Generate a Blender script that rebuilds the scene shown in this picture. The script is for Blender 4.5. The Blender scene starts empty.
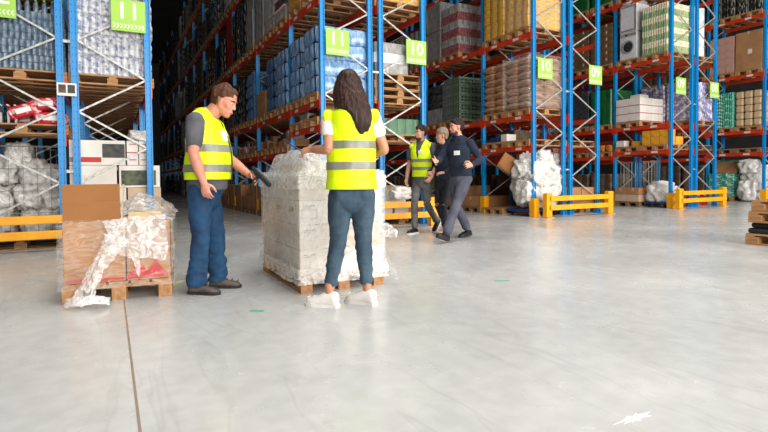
import bpy, bmesh, math, random
from mathutils import Vector, Matrix, Euler, noise
random.seed(7)
SC = bpy.context.scene
COL = SC.collection
PI = math.pi

# ------------------------------------------------------------------ materials
MATS = {}
def newmat(name):
    m = bpy.data.materials.new(name); m.use_nodes = True
    nt = m.node_tree; b = nt.nodes['Principled BSDF']
    MATS[name] = m
    return m, nt, b
def mat(name, c1, c2=None, scale=8.0, stretch=(1,1,1), rough=.5, metal=0.0, bump=0.0, bscale=40.0, coat=0.0, alpha=None,
        emit=None, spec=None, sub=None, trans=None, lo=.35, hi=.65):
    """principled surface whose colour wanders between c1 and c2 by noise in object space"""
    m, nt, b = newmat(name)
    L = nt.links
    tc = nt.nodes.new('ShaderNodeTexCoord'); mp = nt.nodes.new('ShaderNodeMapping')
    mp.inputs['Scale'].default_value = stretch
    L.new(tc.outputs['Object'], mp.inputs['Vector'])
    if c2 is None: c2 = tuple(v*.86 for v in c1)
    n = nt.nodes.new('ShaderNodeTexNoise'); n.inputs['Scale'].default_value = scale; n.inputs['Detail'].default_value = 4
    L.new(mp.outputs['Vector'], n.inputs['Vector'])
    r = nt.nodes.new('ShaderNodeValToRGB')
    r.color_ramp.elements[0].position = lo; r.color_ramp.elements[1].position = hi
    r.color_ramp.elements[0].color = (*c1, 1); r.color_ramp.elements[1].color = (*c2, 1)
    L.new(n.outputs['Fac'], r.inputs['Fac']); L.new(r.outputs['Color'], b.inputs['Base Color'])
    b.inputs['Roughness'].default_value = rough; b.inputs['Metallic'].default_value = metal
    b.inputs['Coat Weight'].default_value = coat
    if spec is not None: b.inputs['Specular IOR Level'].default_value = spec
    if sub: b.inputs['Subsurface Weight'].default_value = sub; b.inputs['Subsurface Radius'].default_value = (.02,.008,.004)
    if bump:
        n2 = nt.nodes.new('ShaderNodeTexNoise'); n2.inputs['Scale'].default_value = bscale; n2.inputs['Detail'].default_value = 5
        L.new(mp.outputs['Vector'], n2.inputs['Vector'])
        bp = nt.nodes.new('ShaderNodeBump'); bp.inputs['Strength'].default_value = bump; bp.inputs['Distance'].default_value = .01
        L.new(n2.outputs['Fac'], bp.inputs['Height']); L.new(bp.outputs['Normal'], b.inputs['Normal'])
    if alpha is not None:
        n3 = nt.nodes.new('ShaderNodeTexNoise'); n3.inputs['Scale'].default_value = alpha[2]; n3.inputs['Detail'].default_value = 5
        n3.inputs['Distortion'].default_value = 2.4
        L.new(mp.outputs['Vector'], n3.inputs['Vector'])
        mr = nt.nodes.new('ShaderNodeMapRange'); mr.inputs['From Min'].default_value = .38; mr.inputs['From Max'].default_value = .66
        mr.inputs['To Min'].default_value = alpha[0]; mr.inputs['To Max'].default_value = alpha[1]
        if len(alpha) > 3:      # thin crease lines where the film folds on itself
            def mth(op, a_, v_):
                q = nt.nodes.new('ShaderNodeMath'); q.operation = op; L.new(a_, q.inputs[0]); q.inputs[1].default_value = v_; return q.outputs[0]
            rid = mth('ABSOLUTE', mth('SUBTRACT', n3.outputs['Fac'], .5), 0)
            mr.inputs['From Min'].default_value = .0; mr.inputs['From Max'].default_value = alpha[3]
            mr.inputs['To Min'].default_value = alpha[1]; mr.inputs['To Max'].default_value = alpha[0]
            L.new(rid, mr.inputs['Value'])
        else: L.new(n3.outputs['Fac'], mr.inputs['Value'])
        L.new(mr.outputs['Result'], b.inputs['Alpha'])
    return m
def srgb(r, g, b):
    f = lambda v: ((v/255+.055)/1.055)**2.4 if v > 10 else v/255/12.92
    return (f(r), f(g), f(b))

def floor_mat():
    m, nt, b = newmat('polished_concrete'); L = nt.links
    tc = nt.nodes.new('ShaderNodeTexCoord')
    def noi(s, d, vec=None, dist=0):
        n = nt.nodes.new('ShaderNodeTexNoise'); n.inputs['Scale'].default_value = s; n.inputs['Detail'].default_value = d
        n.inputs['Distortion'].default_value = dist
        L.new(vec or tc.outputs['Object'], n.inputs['Vector']); return n
    a = noi(.55, 6, dist=.4); r = nt.nodes.new('ShaderNodeValToRGB')
    r.color_ramp.elements[0].position = .3; r.color_ramp.elements[1].position = .7
    r.color_ramp.elements[0].color = (*srgb(176,178,176), 1); r.color_ramp.elements[1].color = (*srgb(200,200,196), 1)
    L.new(a.outputs['Fac'], r.inputs['Fac'])
    f = noi(9, 8); fr = nt.nodes.new('ShaderNodeMapRange'); fr.inputs['From Min'].default_value = .35; fr.inputs['From Max'].default_value = .65
    fr.inputs['To Min'].default_value = .93; fr.inputs['To Max'].default_value = 1.04
    L.new(f.outputs['Fac'], fr.inputs['Value'])
    mx = nt.nodes.new('ShaderNodeMix'); mx.data_type = 'RGBA'; mx.blend_type = 'MULTIPLY'; mx.inputs[0].default_value = 1
    L.new(r.outputs['Color'], mx.inputs[6])
    cm = nt.nodes.new('ShaderNodeCombineColor')
    for i in range(3): L.new(fr.outputs['Result'], cm.inputs[i])
    L.new(cm.outputs['Color'], mx.inputs[7])
    # thin curved tyre and drag scratches
    mp = nt.nodes.new('ShaderNodeMapping'); mp.inputs['Rotation'].default_value = (0,0,.7); mp.inputs['Scale'].default_value = (.5,.09,1)
    L.new(tc.outputs['Object'], mp.inputs['Vector'])
    s = noi(6, 3, mp.outputs['Vector'], .6); sr = nt.nodes.new('ShaderNodeValToRGB'); e = sr.color_ramp.elements
    e[0].position = .485; e[0].color = (1,1,1,1); e[1].position = .515; e[1].color = (1,1,1,1)
    k = e.new(.5); k.color = (.86,.85,.83,1)
    L.new(s.outputs['Fac'], sr.inputs['Fac'])
    m2 = nt.nodes.new('ShaderNodeMix'); m2.data_type = 'RGBA'; m2.blend_type = 'MULTIPLY'; m2.inputs[0].default_value = .6
    L.new(mx.outputs[2], m2.inputs[6]); L.new(sr.outputs['Color'], m2.inputs[7]); L.new(m2.outputs[2], b.inputs['Base Color'])
    g = noi(2.2, 6); gr = nt.nodes.new('ShaderNodeMapRange'); gr.inputs['From Min'].default_value = .3; gr.inputs['From Max'].default_value = .7
    gr.inputs['To Min'].default_value = .17; gr.inputs['To Max'].default_value = .32
    L.new(g.outputs['Fac'], gr.inputs['Value']); L.new(gr.outputs['Result'], b.inputs['Roughness'])
    bp = nt.nodes.new('ShaderNodeBump'); bp.inputs['Strength'].default_value = .06; bp.inputs['Distance'].default_value = .02
    L.new(a.outputs['Fac'], bp.inputs['Height']); L.new(bp.outputs['Normal'], b.inputs['Normal'])
    return m
def upright_mat():
    """blue powder coat with two rows of punched slots"""
    m, nt, b = newmat('blue_upright_steel'); L = nt.links
    tc = nt.nodes.new('ShaderNodeTexCoord'); sp = nt.nodes.new('ShaderNodeSeparateXYZ'); L.new(tc.outputs['Object'], sp.inputs['Vector'])
    def math_(op, a, v=None, w=None):
        n = nt.nodes.new('ShaderNodeMath'); n.operation = op
        if hasattr(a, 'links'): L.new(a, n.inputs[0])
        else: n.inputs[0].default_value = a
        if v is not None:
            if hasattr(v, 'links'): L.new(v, n.inputs[1])
            else: n.inputs[1].default_value = v
        return n.outputs[0]
    z = math_('PINGPONG', sp.outputs['Z'], .05); hz = math_('LESS_THAN', z, .011)
    ax = math_('ABSOLUTE', sp.outputs['X']); d = math_('ABSOLUTE', math_('SUBTRACT', ax, .022)); hx = math_('LESS_THAN', d, .006)
    h = math_('MULTIPLY', hz, hx)
    mx = nt.nodes.new('ShaderNodeMix'); mx.data_type = 'RGBA'
    mx.inputs[6].default_value = (*srgb(0,136,204), 1); mx.inputs[7].default_value = (*srgb(10,80,130), 1)
    L.new(h, mx.inputs[0]); L.new(mx.outputs[2], b.inputs['Base Color'])
    b.inputs['Roughness'].default_value = .42
    return m
floor_mat(); upright_mat()
M = MATS
mat('orange_beam_steel', srgb(214,66,26), srgb(196,52,22), 3, rough=.45)
mat('galvanised', srgb(196,196,190), srgb(150,150,146), 20, rough=.45, metal=.35)
mat('yellow_guard', srgb(250,178,10), srgb(238,160,8), 4, rough=.4)
mat('black_rubber', srgb(26,26,28), rough=.7)
mat('white_label', srgb(228,228,222), rough=.6)
mat('sign_green', srgb(160,204,78), srgb(154,198,72), 2, rough=.5)
mat('sign_white', srgb(240,245,232), rough=.5)
mat('pallet_wood', srgb(186,140,92), srgb(150,106,66), 5, (1,6,6), rough=.8, bump=.2)
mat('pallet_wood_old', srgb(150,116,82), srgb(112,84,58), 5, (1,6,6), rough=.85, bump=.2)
mat('pallet_wood_warm', srgb(184,138,92), srgb(150,106,66), 5, (1,6,6), rough=.75, bump=.2)
mat('cardboard', srgb(176,128,84), srgb(160,114,74), 3, rough=.85, bump=.05, bscale=60)
mat('cardboard_bright', srgb(154,103,58), srgb(146,96,52), 3, rough=.85, bump=.05)
mat('cardboard_pale', srgb(205,178,150), srgb(190,164,138), 3, rough=.85)
mat('cardboard_pink', srgb(196,150,136), srgb(184,138,124), 3, rough=.85)
mat('cardboard_inside', srgb(214,190,150), rough=.9)
mat('tape_brown', srgb(150,110,70), rough=.3)
mat('tape_clear', srgb(200,180,150), rough=.2)
mat('carton_white', srgb(226,222,214), srgb(212,206,196), 3, rough=.8)
mat('carton_offwhite', srgb(222,214,204), srgb(204,194,182), 4, rough=.8)
mat('print_black', srgb(30,30,30), rough=.7)
mat('print_dark', srgb(70,70,66), srgb(36,36,34), 12, rough=.6)
mat('print_red', srgb(196,52,46), rough=.7)
mat('print_grey', srgb(150,146,140), rough=.8)
mat('print_magenta', srgb(196,50,110), rough=.7)
mat('print_moss', srgb(90,100,70), srgb(40,44,38), 9, rough=.6)
mat('water_blue', srgb(84,132,182), srgb(170,196,218), 9, (2,2,.6), rough=.2, bump=.35, bscale=10, coat=.3, lo=.38, hi=.72)
mat('water_deep', srgb(60,98,140), srgb(120,150,178), 9, (2,2,.6), rough=.2, bump=.35, bscale=10, lo=.4, hi=.75)
mat('water_clear', srgb(118,124,150), srgb(206,206,208), 9, (2,2,1.6), rough=.2, bump=.5, bscale=12, coat=.3, lo=.34, hi=.56)
mat('water_slate', srgb(66,86,104), srgb(118,134,148), 10, (2,2,1), rough=.22, bump=.5, bscale=12)
mat('bottle_dark', srgb(24,32,38), srgb(150,156,158), 16, (2,2,.4), rough=.15, lo=.52, hi=.72)
mat('cap_green', srgb(120,160,60), rough=.4)
mat('cap_pink', srgb(220,150,160), rough=.4)
mat('load_dark_glints', srgb(34,32,30), srgb(225,214,198), 9, (3,3,.35), rough=.25, lo=.52, hi=.70)  # pale streaks paint glints of light off bottles into the colour
mat('load_brown_dark', srgb(70,54,40), srgb(104,84,64), 6, rough=.7)
mat('load_grey', srgb(120,118,116), srgb(168,166,162), 9, (2,2,.6), rough=.3)
mat('wrap_yellow', srgb(224,168,24), srgb(176,140,98), 9, (1,1,2.4), rough=.3, bump=.3, bscale=15, coat=.3, lo=.48, hi=.58)
mat('wrap_red', srgb(150,30,42), srgb(120,110,112), 7, (6,6,2.5), rough=.3, lo=.42, hi=.62)
mat('red_cloth', srgb(190,24,28), srgb(160,18,22), 4, rough=.6)
mat('crate_grey', srgb(120,126,126), srgb(96,102,104), 8, rough=.4)
mat('crate_green', srgb(110,130,100), srgb(80,104,80), 8, rough=.4)
mat('crate_dark', srgb(44,46,50), srgb(80,82,84), 10, rough=.35)
mat('sack_paper', srgb(200,156,118), srgb(170,126,92), 6, rough=.75, bump=.3, bscale=12)
mat('sack_pale', srgb(206,180,150), srgb(176,148,120), 6, rough=.6, bump=.3, bscale=12)
mat('tray_brown', srgb(120,92,62), srgb(90,66,44), 6, rough=.7)
mat('wrap_green', srgb(30,104,52), srgb(20,80,40), 5, rough=.35, bump=.2)
mat('teal_carton', srgb(24,150,124), srgb(190,215,200), 7, (1,1,2.5), rough=.45, lo=.5, hi=.62)
mat('lime_pack', srgb(186,176,116), srgb(70,150,120), 12, (3,3,.5), rough=.35, lo=.42, hi=.6)
mat('cream_pack', srgb(226,220,190), srgb(196,192,160), 8, rough=.4)
mat('appliance_white', srgb(222,224,226), rough=.35)
mat('appliance_dark', srgb(50,54,60), rough=.2)
mat('violet_pack', srgb(130,120,160), srgb(220,220,228), 12, (1,1,1), rough=.3, lo=.45, hi=.6)
mat('beige_roll', srgb(206,180,140), srgb(190,160,120), 5, rough=.7)
mat('white_roll', srgb(226,230,230), srgb(200,206,206), 5, rough=.5)
mat('yellow_carton', srgb(228,166,40), srgb(206,140,30), 5, rough=.7)
mat('orange_bag', srgb(214,110,30), srgb(196,140,40), 10, rough=.5)
mat('plastic_blue', srgb(24,60,120), rough=.35)
mat('red_pack', srgb(200,36,52), srgb(226,200,196), 9, rough=.3, lo=.55, hi=.62)
mat('wire_grey', srgb(150,150,146), rough=.4, metal=.5)
mat('bag_white', srgb(242,240,236), srgb(222,217,210), 5, rough=.3, bump=.9, bscale=12, alpha=(.62,.95,5,.12), coat=.3)
mat('film', srgb(245,245,245), srgb(235,235,235), 5, (1,1,3.2), rough=.16, bump=.9, bscale=14, alpha=(.04,.20,4,.10), coat=.5)
mat('film_thick', srgb(245,243,240), srgb(228,224,218), 5, rough=.2, bump=.9, bscale=14, alpha=(.30,.72,6,.10), coat=.5)
mat('film_veil', srgb(250,248,244), srgb(235,230,224), 4, rough=.22, bump=.5, bscale=6, alpha=(.22,.44,3,.09), coat=.4)
mat('tape_green', srgb(20,170,130), rough=.6)
mat('tape_yellow', srgb(222,214,150), rough=.6)
mat('joint_dark', srgb(150,128,110), rough=.9)
mat('wall_panel', srgb(70,70,70), srgb(56,56,56), 1, rough=.8)
mat('roof_panel', srgb(64,62,60), srgb(50,48,46), 1, rough=.9)
# people
mat('skin', srgb(214,160,134), srgb(200,140,116), 9, rough=.5, sub=.12)
mat('skin_ruddy', srgb(216,150,126), srgb(202,128,106), 9, rough=.5, sub=.12)
mat('skin_tan', srgb(196,138,108), srgb(180,122,94), 9, rough=.5, sub=.12)
mat('hair_brown', srgb(98,60,38), srgb(58,35,23), 30, (4,4,.6), rough=.55, spec=.25, bump=.5, bscale=60)
mat('hair_dark', srgb(66,42,32), srgb(30,18,15), 26, (5,5,.25), rough=.42, spec=.25, bump=.4, bscale=50)
mat('hair_black', srgb(58,42,34), srgb(26,19,16), 30, (4,4,.6), rough=.6, spec=.2, bump=.5, bscale=60)
mat('hair_grey', srgb(150,132,112), srgb(110,94,80), 30, (4,4,.6), rough=.5)
mat('beard_dark', srgb(74,50,38), srgb(50,34,26), 40, rough=.7)
mat('eye_dark', srgb(30,22,18), rough=.2)
mat('vest_yellow', srgb(232,255,0), srgb(222,252,0), 5, rough=.55, bump=.25, bscale=9)
mat('vest_tape', srgb(140,140,126), srgb(122,122,110), 6, rough=.35)
mat('trim_black', srgb(24,24,28), rough=.6)
mat('jeans_blue', srgb(24,70,106), srgb(14,46,78), 7, (1,1,.6), rough=.85, bump=.7, bscale=10)
mat('jeans_slate', srgb(66,88,104), srgb(40,60,76), 8, (1,1,.6), rough=.85, bump=.6, bscale=12)
mat('jeans_grey', srgb(104,104,102), srgb(74,74,74), 7, rough=.85, bump=.6, bscale=10)
mat('trousers_grey', srgb(84,86,100), srgb(62,64,78), 5, rough=.8, bump=.6, bscale=9)
mat('trousers_navy', srgb(30,32,44), srgb(20,22,32), 5, rough=.8, bump=.4, bscale=9)
mat('tshirt_charcoal', srgb(92,92,98), srgb(76,76,82), 8, rough=.85, bump=.5, bscale=10)
mat('tshirt_white', srgb(236,234,232), rough=.8, bump=.4, bscale=10)
mat('jumper_navy', srgb(26,38,58), srgb(18,28,44), 8, rough=.9, bump=.5, bscale=10)
mat('shirt_collar', srgb(200,206,214), rough=.7)
mat('shoe_brown', srgb(104,92,84), srgb(74,64,58), 10, rough=.7, bump=.4)
mat('sole_dark', srgb(40,36,34), rough=.8)
mat('shoe_white', srgb(238,234,230), srgb(220,214,208), 8, rough=.6, bump=.3)
mat('sole_white', srgb(228,222,216), rough=.6)
mat('shoe_black', srgb(28,28,30), rough=.35)
mat('shoe_nude', srgb(200,160,130), rough=.5)
mat('scanner_black', srgb(28,30,34), rough=.4)
mat('scanner_green', srgb(96,110,104), rough=.4)
mat('pen_blue', srgb(40,60,110), rough=.35)
mat('badge_white', srgb(235,235,232), rough=.4)

# ------------------------------------------------------------------ geometry helpers
class MB:
    def __init__(s): s.v = []; s.f = []
    def add(s, vs, fs):
        o = len(s.v); s.v += [tuple(v) for v in vs]; s.f += [tuple(i+o for i in f) for f in fs]; return s
    def box(s, x0, x1, y0, y1, z0, z1, mtx=None):
        vs = [Vector((x,y,z)) for z in (z0,z1) for y in (y0,y1) for x in (x0,x1)]
        if mtx: vs = [mtx @ v for v in vs]
        return s.add(vs, [(0,2,3,1),(4,5,7,6),(0,1,5,4),(2,6,7,3),(0,4,6,2),(1,3,7,5)])
    def bbox(s, x0, x1, y0, y1, z0, z1, b=.006, mtx=None):
        """box with chamfered edges"""
        bm = bmesh.new(); bmesh.ops.create_cube(bm, size=1)
        for v in bm.verts: v.co = Vector(((x0+x1)/2+v.co.x*(x1-x0), (y0+y1)/2+v.co.y*(y1-y0), (z0+z1)/2+v.co.z*(z1-z0)))
        bmesh.ops.bevel(bm, geom=bm.edges[:], offset=b, segments=2, affect='EDGES', profile=.5)
        vs = [(mtx @ v.co) if mtx else v.co.copy() for v in bm.verts]
        bm.verts.index_update(); fs = [tuple(v.index for v in f.verts) for f in bm.faces]; bm.free()
        return s.add(vs, fs)
    def bar(s, p, q, w, t, up=(0,0,1)):
        """rectangular bar from p to q"""
        p = Vector(p); q = Vector(q); T = (q-p).normalized(); u = Vector(up); U = (u-u.dot(T)*T)
        if U.length < 1e-4: U = Vector((1,0,0))-T.x*T
        U.normalize(); V = T.cross(U)
        vs = []
        for c in (p, q):
            for a, b in ((-1,-1),(1,-1),(1,1),(-1,1)): vs.append(c+U*(a*w/2)+V*(b*t/2))
        return s.add(vs, [(3,2,1,0),(4,5,6,7),(0,1,5,4),(1,2,6,5),(2,3,7,6),(3,0,4,7)])
    def tube(s, pts, rad, ref=(0,1,0), n=14, sub=4, cap=True):
        pts = [Vector(p) for p in pts]; rad = [(r, r) if not isinstance(r, (tuple, list)) else r for r in rad]
        P = []; R = []
        m = len(pts)
        if sub <= 1 or m < 2: P = pts; R = rad
        else:
            for i in range(m-1):
                p0 = pts[max(i-1,0)]; p1 = pts[i]; p2 = pts[i+1]; p3 = pts[min(i+2,m-1)]
                for k in range(sub):
                    t = k/sub
                    P.append(.5*((2*p1)+(p2-p0)*t+(2*p0-5*p1+4*p2-p3)*t*t+(3*p1-p0-3*p2+p3)*t**3))
                    tt = t*t*(3-2*t)
                    R.append((rad[i][0]*(1-tt)+rad[i+1][0]*tt, rad[i][1]*(1-tt)+rad[i+1][1]*tt))
            P.append(pts[-1]); R.append(rad[-1])
        if cap:
            T0 = (P[0]-P[1]).normalized(); T1 = (P[-1]-P[-2]).normalized(); r0 = min(R[0]); r1 = min(R[-1])
            B0 = P[0].copy(); Q0 = R[0]; B1 = P[-1].copy(); Q1 = R[-1]
            P = [B0+T0*r0*.95, B0+T0*r0*.75, B0+T0*r0*.45]+P+[B1+T1*r1*.45, B1+T1*r1*.75, B1+T1*r1*.95]
            g = lambda q, k: (q[0]*k, q[1]*k)
            R = [g(Q0,.3), g(Q0,.66), g(Q0,.89)]+R+[g(Q1,.89), g(Q1,.66), g(Q1,.3)]
        ref = Vector(ref); vs = []; fs = []
        for i, (p, r) in enumerate(zip(P, R)):
            T = (P[min(i+1,len(P)-1)]-P[max(i-1,0)]).normalized()
            U = ref-ref.dot(T)*T
            if U.length < 1e-3: U = Vector((1,0,0))-T.x*T
            U.normalize(); V = T.cross(U)
            for k in range(n):
                a = 2*PI*k/n; vs.append(p+U*(math.cos(a)*r[0])+V*(math.sin(a)*r[1]))
        for i in range(len(P)-1):
            for k in range(n):
                a = i*n+k; b = i*n+(k+1)%n; fs.append((a, b, b+n, a+n))
        fs.append(tuple(range(n-1,-1,-1))); e = (len(P)-1)*n; fs.append(tuple(e+k for k in range(n)))
        return s.add(vs, fs)
    def ell(s, c, r, rot=None, nu=16, nv=10):
        c = Vector(c); vs = []; fs = []
        mt = rot.to_matrix() if rot is not None and hasattr(rot, 'to_matrix') else (rot if rot is not None else Matrix.Identity(3))
        vs.append(c+mt @ Vector((0,0,r[2])))
        for j in range(1, nv):
            t = PI*j/nv
            for i in range(nu):
                a = 2*PI*i/nu; vs.append(c+mt @ Vector((r[0]*math.sin(t)*math.cos(a), r[1]*math.sin(t)*math.sin(a), r[2]*math.cos(t))))
        vs.append(c+mt @ Vector((0,0,-r[2])))
        for i in range(nu): fs.append((0, 1+i, 1+(i+1)%nu))
        for j in range(nv-2):
            for i in range(nu):
                a = 1+j*nu+i; b = 1+j*nu+(i+1)%nu; fs.append((a, a+nu, b+nu, b))
        e = len(vs)-1
        for i in range(nu): fs.append((e, e-nu+(i+1)%nu, e-nu+i))
        return s.add(vs, fs)
    def cyl(s, p, q, r, n=12, r2=None):
        return s.tube([p, q], [r, r if r2 is None else r2], n=n, sub=1, cap=False)
    def mesh(s, name, smooth=False):
        me = bpy.data.meshes.new(name); me.from_pydata(s.v, [], s.f); me.validate(); 
        if smooth: me.polygons.foreach_set('use_smooth', [True]*len(me.polygons))
        me.update(); return me

def put(name, me, m=None, parent=None, loc=(0,0,0), rz=0.0, rot=None):
    if m is not None and len(me.materials) == 0: me.materials.append(MATS[m] if isinstance(m, str) else m)
    o = bpy.data.objects.new(name, me); COL.objects.link(o); o.location = loc
    o.rotation_euler = rot if rot is not None else (0,0,rz)
    if parent: o.parent = parent
    return o
def obj(name, mb, m, parent=None, loc=(0,0,0), rz=0.0, smooth=False, rot=None):
    return put(name, mb.mesh(name, smooth), m, parent, loc, rz, rot)
def empty(name, loc=(0,0,0), rz=0.0):
    o = bpy.data.objects.new(name, None); COL.objects.link(o); o.location = loc; o.rotation_euler = (0,0,rz); o.empty_display_size = .1
    return o
def tag(o, label, cat, group=None, kind=None):
    for a, b in ((' slot,', ','), (' bay,', ','), (' rack signed', ' rack'), (' shelf,', ' level,'), (' level,', ',')):
        if len(label.split()) > 16: label = label.replace(a, b, 1)
    n = len(label.split()); assert 4 <= n <= 16, (n, label)
    o['label'] = label; o['category'] = cat
    if group: o['group'] = group
    if kind: o['kind'] = kind
    return o
def struct(o): o['kind'] = 'structure'; return o
CH = {}
def copy_tree(o, parent=None, kids=None):
    c = o.copy(); COL.objects.link(c)
    if parent: c.parent = parent
    for k in KIDS.get(o.name, []): copy_tree(k, c)
    return c
KIDS = {}
def reg(root, *kids): KIDS[root.name] = list(kids)

# ------------------------------------------------------------------ camera
cam_d = bpy.data.cameras.new('camera'); cam = bpy.data.objects.new('camera', cam_d); COL.objects.link(cam); SC.camera = cam
YAW, PITCH, ROLL, FPX, CH_ = 0.47217, 0.02749, -0.01094, 490.045, .928
cam_d.sensor_fit = 'HORIZONTAL'; cam_d.sensor_width = 36; cam_d.lens = FPX*36/768
cam_d.shift_x = 24.165/768; cam_d.shift_y = -25.0/768; cam_d.clip_end = 200; cam_d.clip_start = .05
cy, sy, cp, sp = math.cos(YAW), math.sin(YAW), math.cos(PITCH), math.sin(PITCH)
Fv = Vector((sy*cp, cy*cp, -sp)); Rv = Vector((cy, -sy, 0)); Uv = Rv.cross(Fv)
R2 = math.cos(ROLL)*Rv+math.sin(ROLL)*Uv; U2 = -math.sin(ROLL)*Rv+math.cos(ROLL)*Uv
cam.matrix_world = Matrix(((R2.x,U2.x,-Fv.x,0),(R2.y,U2.y,-Fv.y,0),(R2.z,U2.z,-Fv.z,CH_),(0,0,0,1)))

# ------------------------------------------------------------------ room
H = 11.0; X0, X1, YF, YB = -12.0, 34.0, -9.0, 46.0
struct(obj('floor', MB().box(X0,X1,YF,YB,-.2,0), 'polished_concrete'))
struct(obj('ceiling', MB().box(X0,X1,YF,YB,H,H+.2), 'roof_panel'))
struct(obj('wall_back', MB().box(X0,X1,YB,YB+.2,0,H), 'wall_panel'))
struct(obj('wall_left', MB().box(X0-.2,X0,YF,YB,0,H), 'wall_panel'))
struct(obj('wall_right', MB().box(X1,X1+.2,YF,YB,0,H), 'wall_panel'))
struct(obj('wall_front', MB().box(X0,X1,YF-.2,YF,0,H), 'wall_panel'))
struct(obj('trim_1', MB().box(.075,.086,YF,YB,-.001,.0012), 'joint_dark'))
def floor_mark(name, x, y, w, l, ang, m, label, cat):
    tag(obj(name, MB().box(-l/2,l/2,-w/2,w/2,.0004,.0016), m, loc=(x,y,0), rz=ang), label, cat)
floor_mark('floor_tape', 3.07,3.27,.035,.13,-.45,'tape_green','short green tape mark on the open floor right of the woman','floor tape')
floor_mark('floor_tape', .90,3.37,.03,.10,-.5,'tape_green','faint green tape mark on floor below the wrapped carton pallet','floor tape')
floor_mark('floor_tape', .50,4.62,.05,.26,.9,'tape_yellow','pale yellow tape strip beside the man\'s near shoe','floor tape')
sp_ = MB(); ring = [((.055+.03*math.sin(k*2.1)+.015*math.cos(k*5))*math.cos(k*2*PI/22)*1.3, (.018+.008*math.cos(k*3.3))*math.sin(k*2*PI/22)) for k in range(22)]
sp_.add([(a,b,.0012) for a,b in ring]+[(a,b,.0002) for a,b in ring], [tuple(range(22))]+[(22+k,22+(k+1)%22,(k+1)%22,k) for k in range(22)])
tag(obj('paint_spot', sp_, 'white_label', loc=(1.76,1.17,0)), 'small white paint splash on the foreground floor', 'paint spot')

# ------------------------------------------------------------------ rack parts
ROWX = dict(L1=(-1.53,-.58), L3=(-.40,.55), R1=(3.38,4.33), R3=(4.56,5.51), S1=(8.48,9.43), S3=(9.66,10.61), T1=(13.59,14.54), T3=(14.76,15.71), U1=(18.50,19.45))
ROWN = dict(L1='rack signed twelve', L3='left rack signed eleven', R1='right rack signed eleven', R3='left rack signed ten', S1='right rack signed ten',
            S3='left rack signed nine', T1='right rack signed nine', T3='rack signed eight', U1='right-edge rack')
NB = dict(L1=3, L3=4, R1=12, R3=4, S1=4, S3=3, T1=4, T3=3, U1=3)
YS = 8.02; B1 = 1.64; BW = 2.53
def yb(n): return YS if n == 0 else YS+B1+(n-1)*BW
LV = dict(C=1.45, B=2.26, A=4.08, E=5.92, F=7.76)
LN = dict(G='floor', C='low shelf', B='second shelf', A='third shelf', E='fourth shelf', F='fifth shelf')
BN = ['near','second','third','fourth','fifth','sixth','seventh','eighth','ninth','tenth','eleventh','twelfth','thirteenth']
def zc(row, bay):
    if bay == 0: return 1.82 if row == 'R1' else 1.55
    return 1.43
UH = 9.4
me_up = MB()
me_up.box(-.045,.045,-.012,.035,0,UH); me_up.box(-.045,-.03,-.03,-.012,0,UH); me_up.box(.03,.045,-.03,-.012,0,UH)
ME_UP = me_up.mesh('upright'); ME_FOOT = MB().box(-.08,.08,-.07,.07,0,.01).box(-.065,-.045,-.05,.05,.01,.09).box(.045,.065,-.05,.05,.01,.09).mesh('foot_plate')
FW = .95
def brace_meshes():
    a = MB().bar((-FW/2+.03,.0,0),(FW/2-.03,.0,.505),.026,.02,(0,0,1)); b = MB().bar((FW/2-.03,.0,0),(-FW/2+.03,.0,.505),.026,.02,(0,0,1))
    return a.mesh('brace'), b.mesh('brace')
ME_BA, ME_BB = brace_meshes()
allb = MB(); z = .39; k = 0
while z < UH-.6:
    s = -1 if k % 2 == 0 else 1
    allb.bar((s*(FW/2-.03),0,z),(-s*(FW/2-.03),0,z+.505),.026,.02); z += .505; k += 1
ME_BALL = allb.mesh('bracing'); allb2 = MB(); allb2.v = [(-x,y,z) for x,y,z in allb.v]; allb2.f = [tuple(reversed(f)) for f in allb.f]
ME_BALL2 = allb2.mesh('bracing')
def frame(row, n):
    xa, xb = ROWX[row]; y = yb(n); r = empty('rack_upright_frame', ((xa+xb)/2, y, 0))
    flip = row in ('L3','R3','S3','T3')     # aisle-side upright is the right one
    for s in (-1, 1):
        u = put('upright', ME_UP, 'blue_upright_steel', r, (s*FW/2,0,0))
        put('foot_plate', ME_FOOT, 'blue_upright_steel', r, (s*FW/2,0,0))
    if n == 0:
        z = .39; k = 0
        while z < UH-.6:
            up = (k % 2 == 0) != flip
            put('brace', ME_BA if up else ME_BB, 'galvanised', r, (0,.0,z)); z += .505; k += 1
    else: put('bracing', ME_BALL2 if flip else ME_BALL, 'galvanised', r)
    if n == 0: lab = 'blue end upright frame with grey zigzag bracing, ' + ROWN[row]
    elif n <= 3: lab = 'blue inner upright frame behind the %s bay, %s' % (BN[n-1], ROWN[row])
    else: lab = 'blue upright frame deep in the dark aisle, end of %s bay, %s' % (BN[n-1], ROWN[row])
    tag(r, lab, 'rack frame', 'upright frames of the racks')
BEAM = {}
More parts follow.
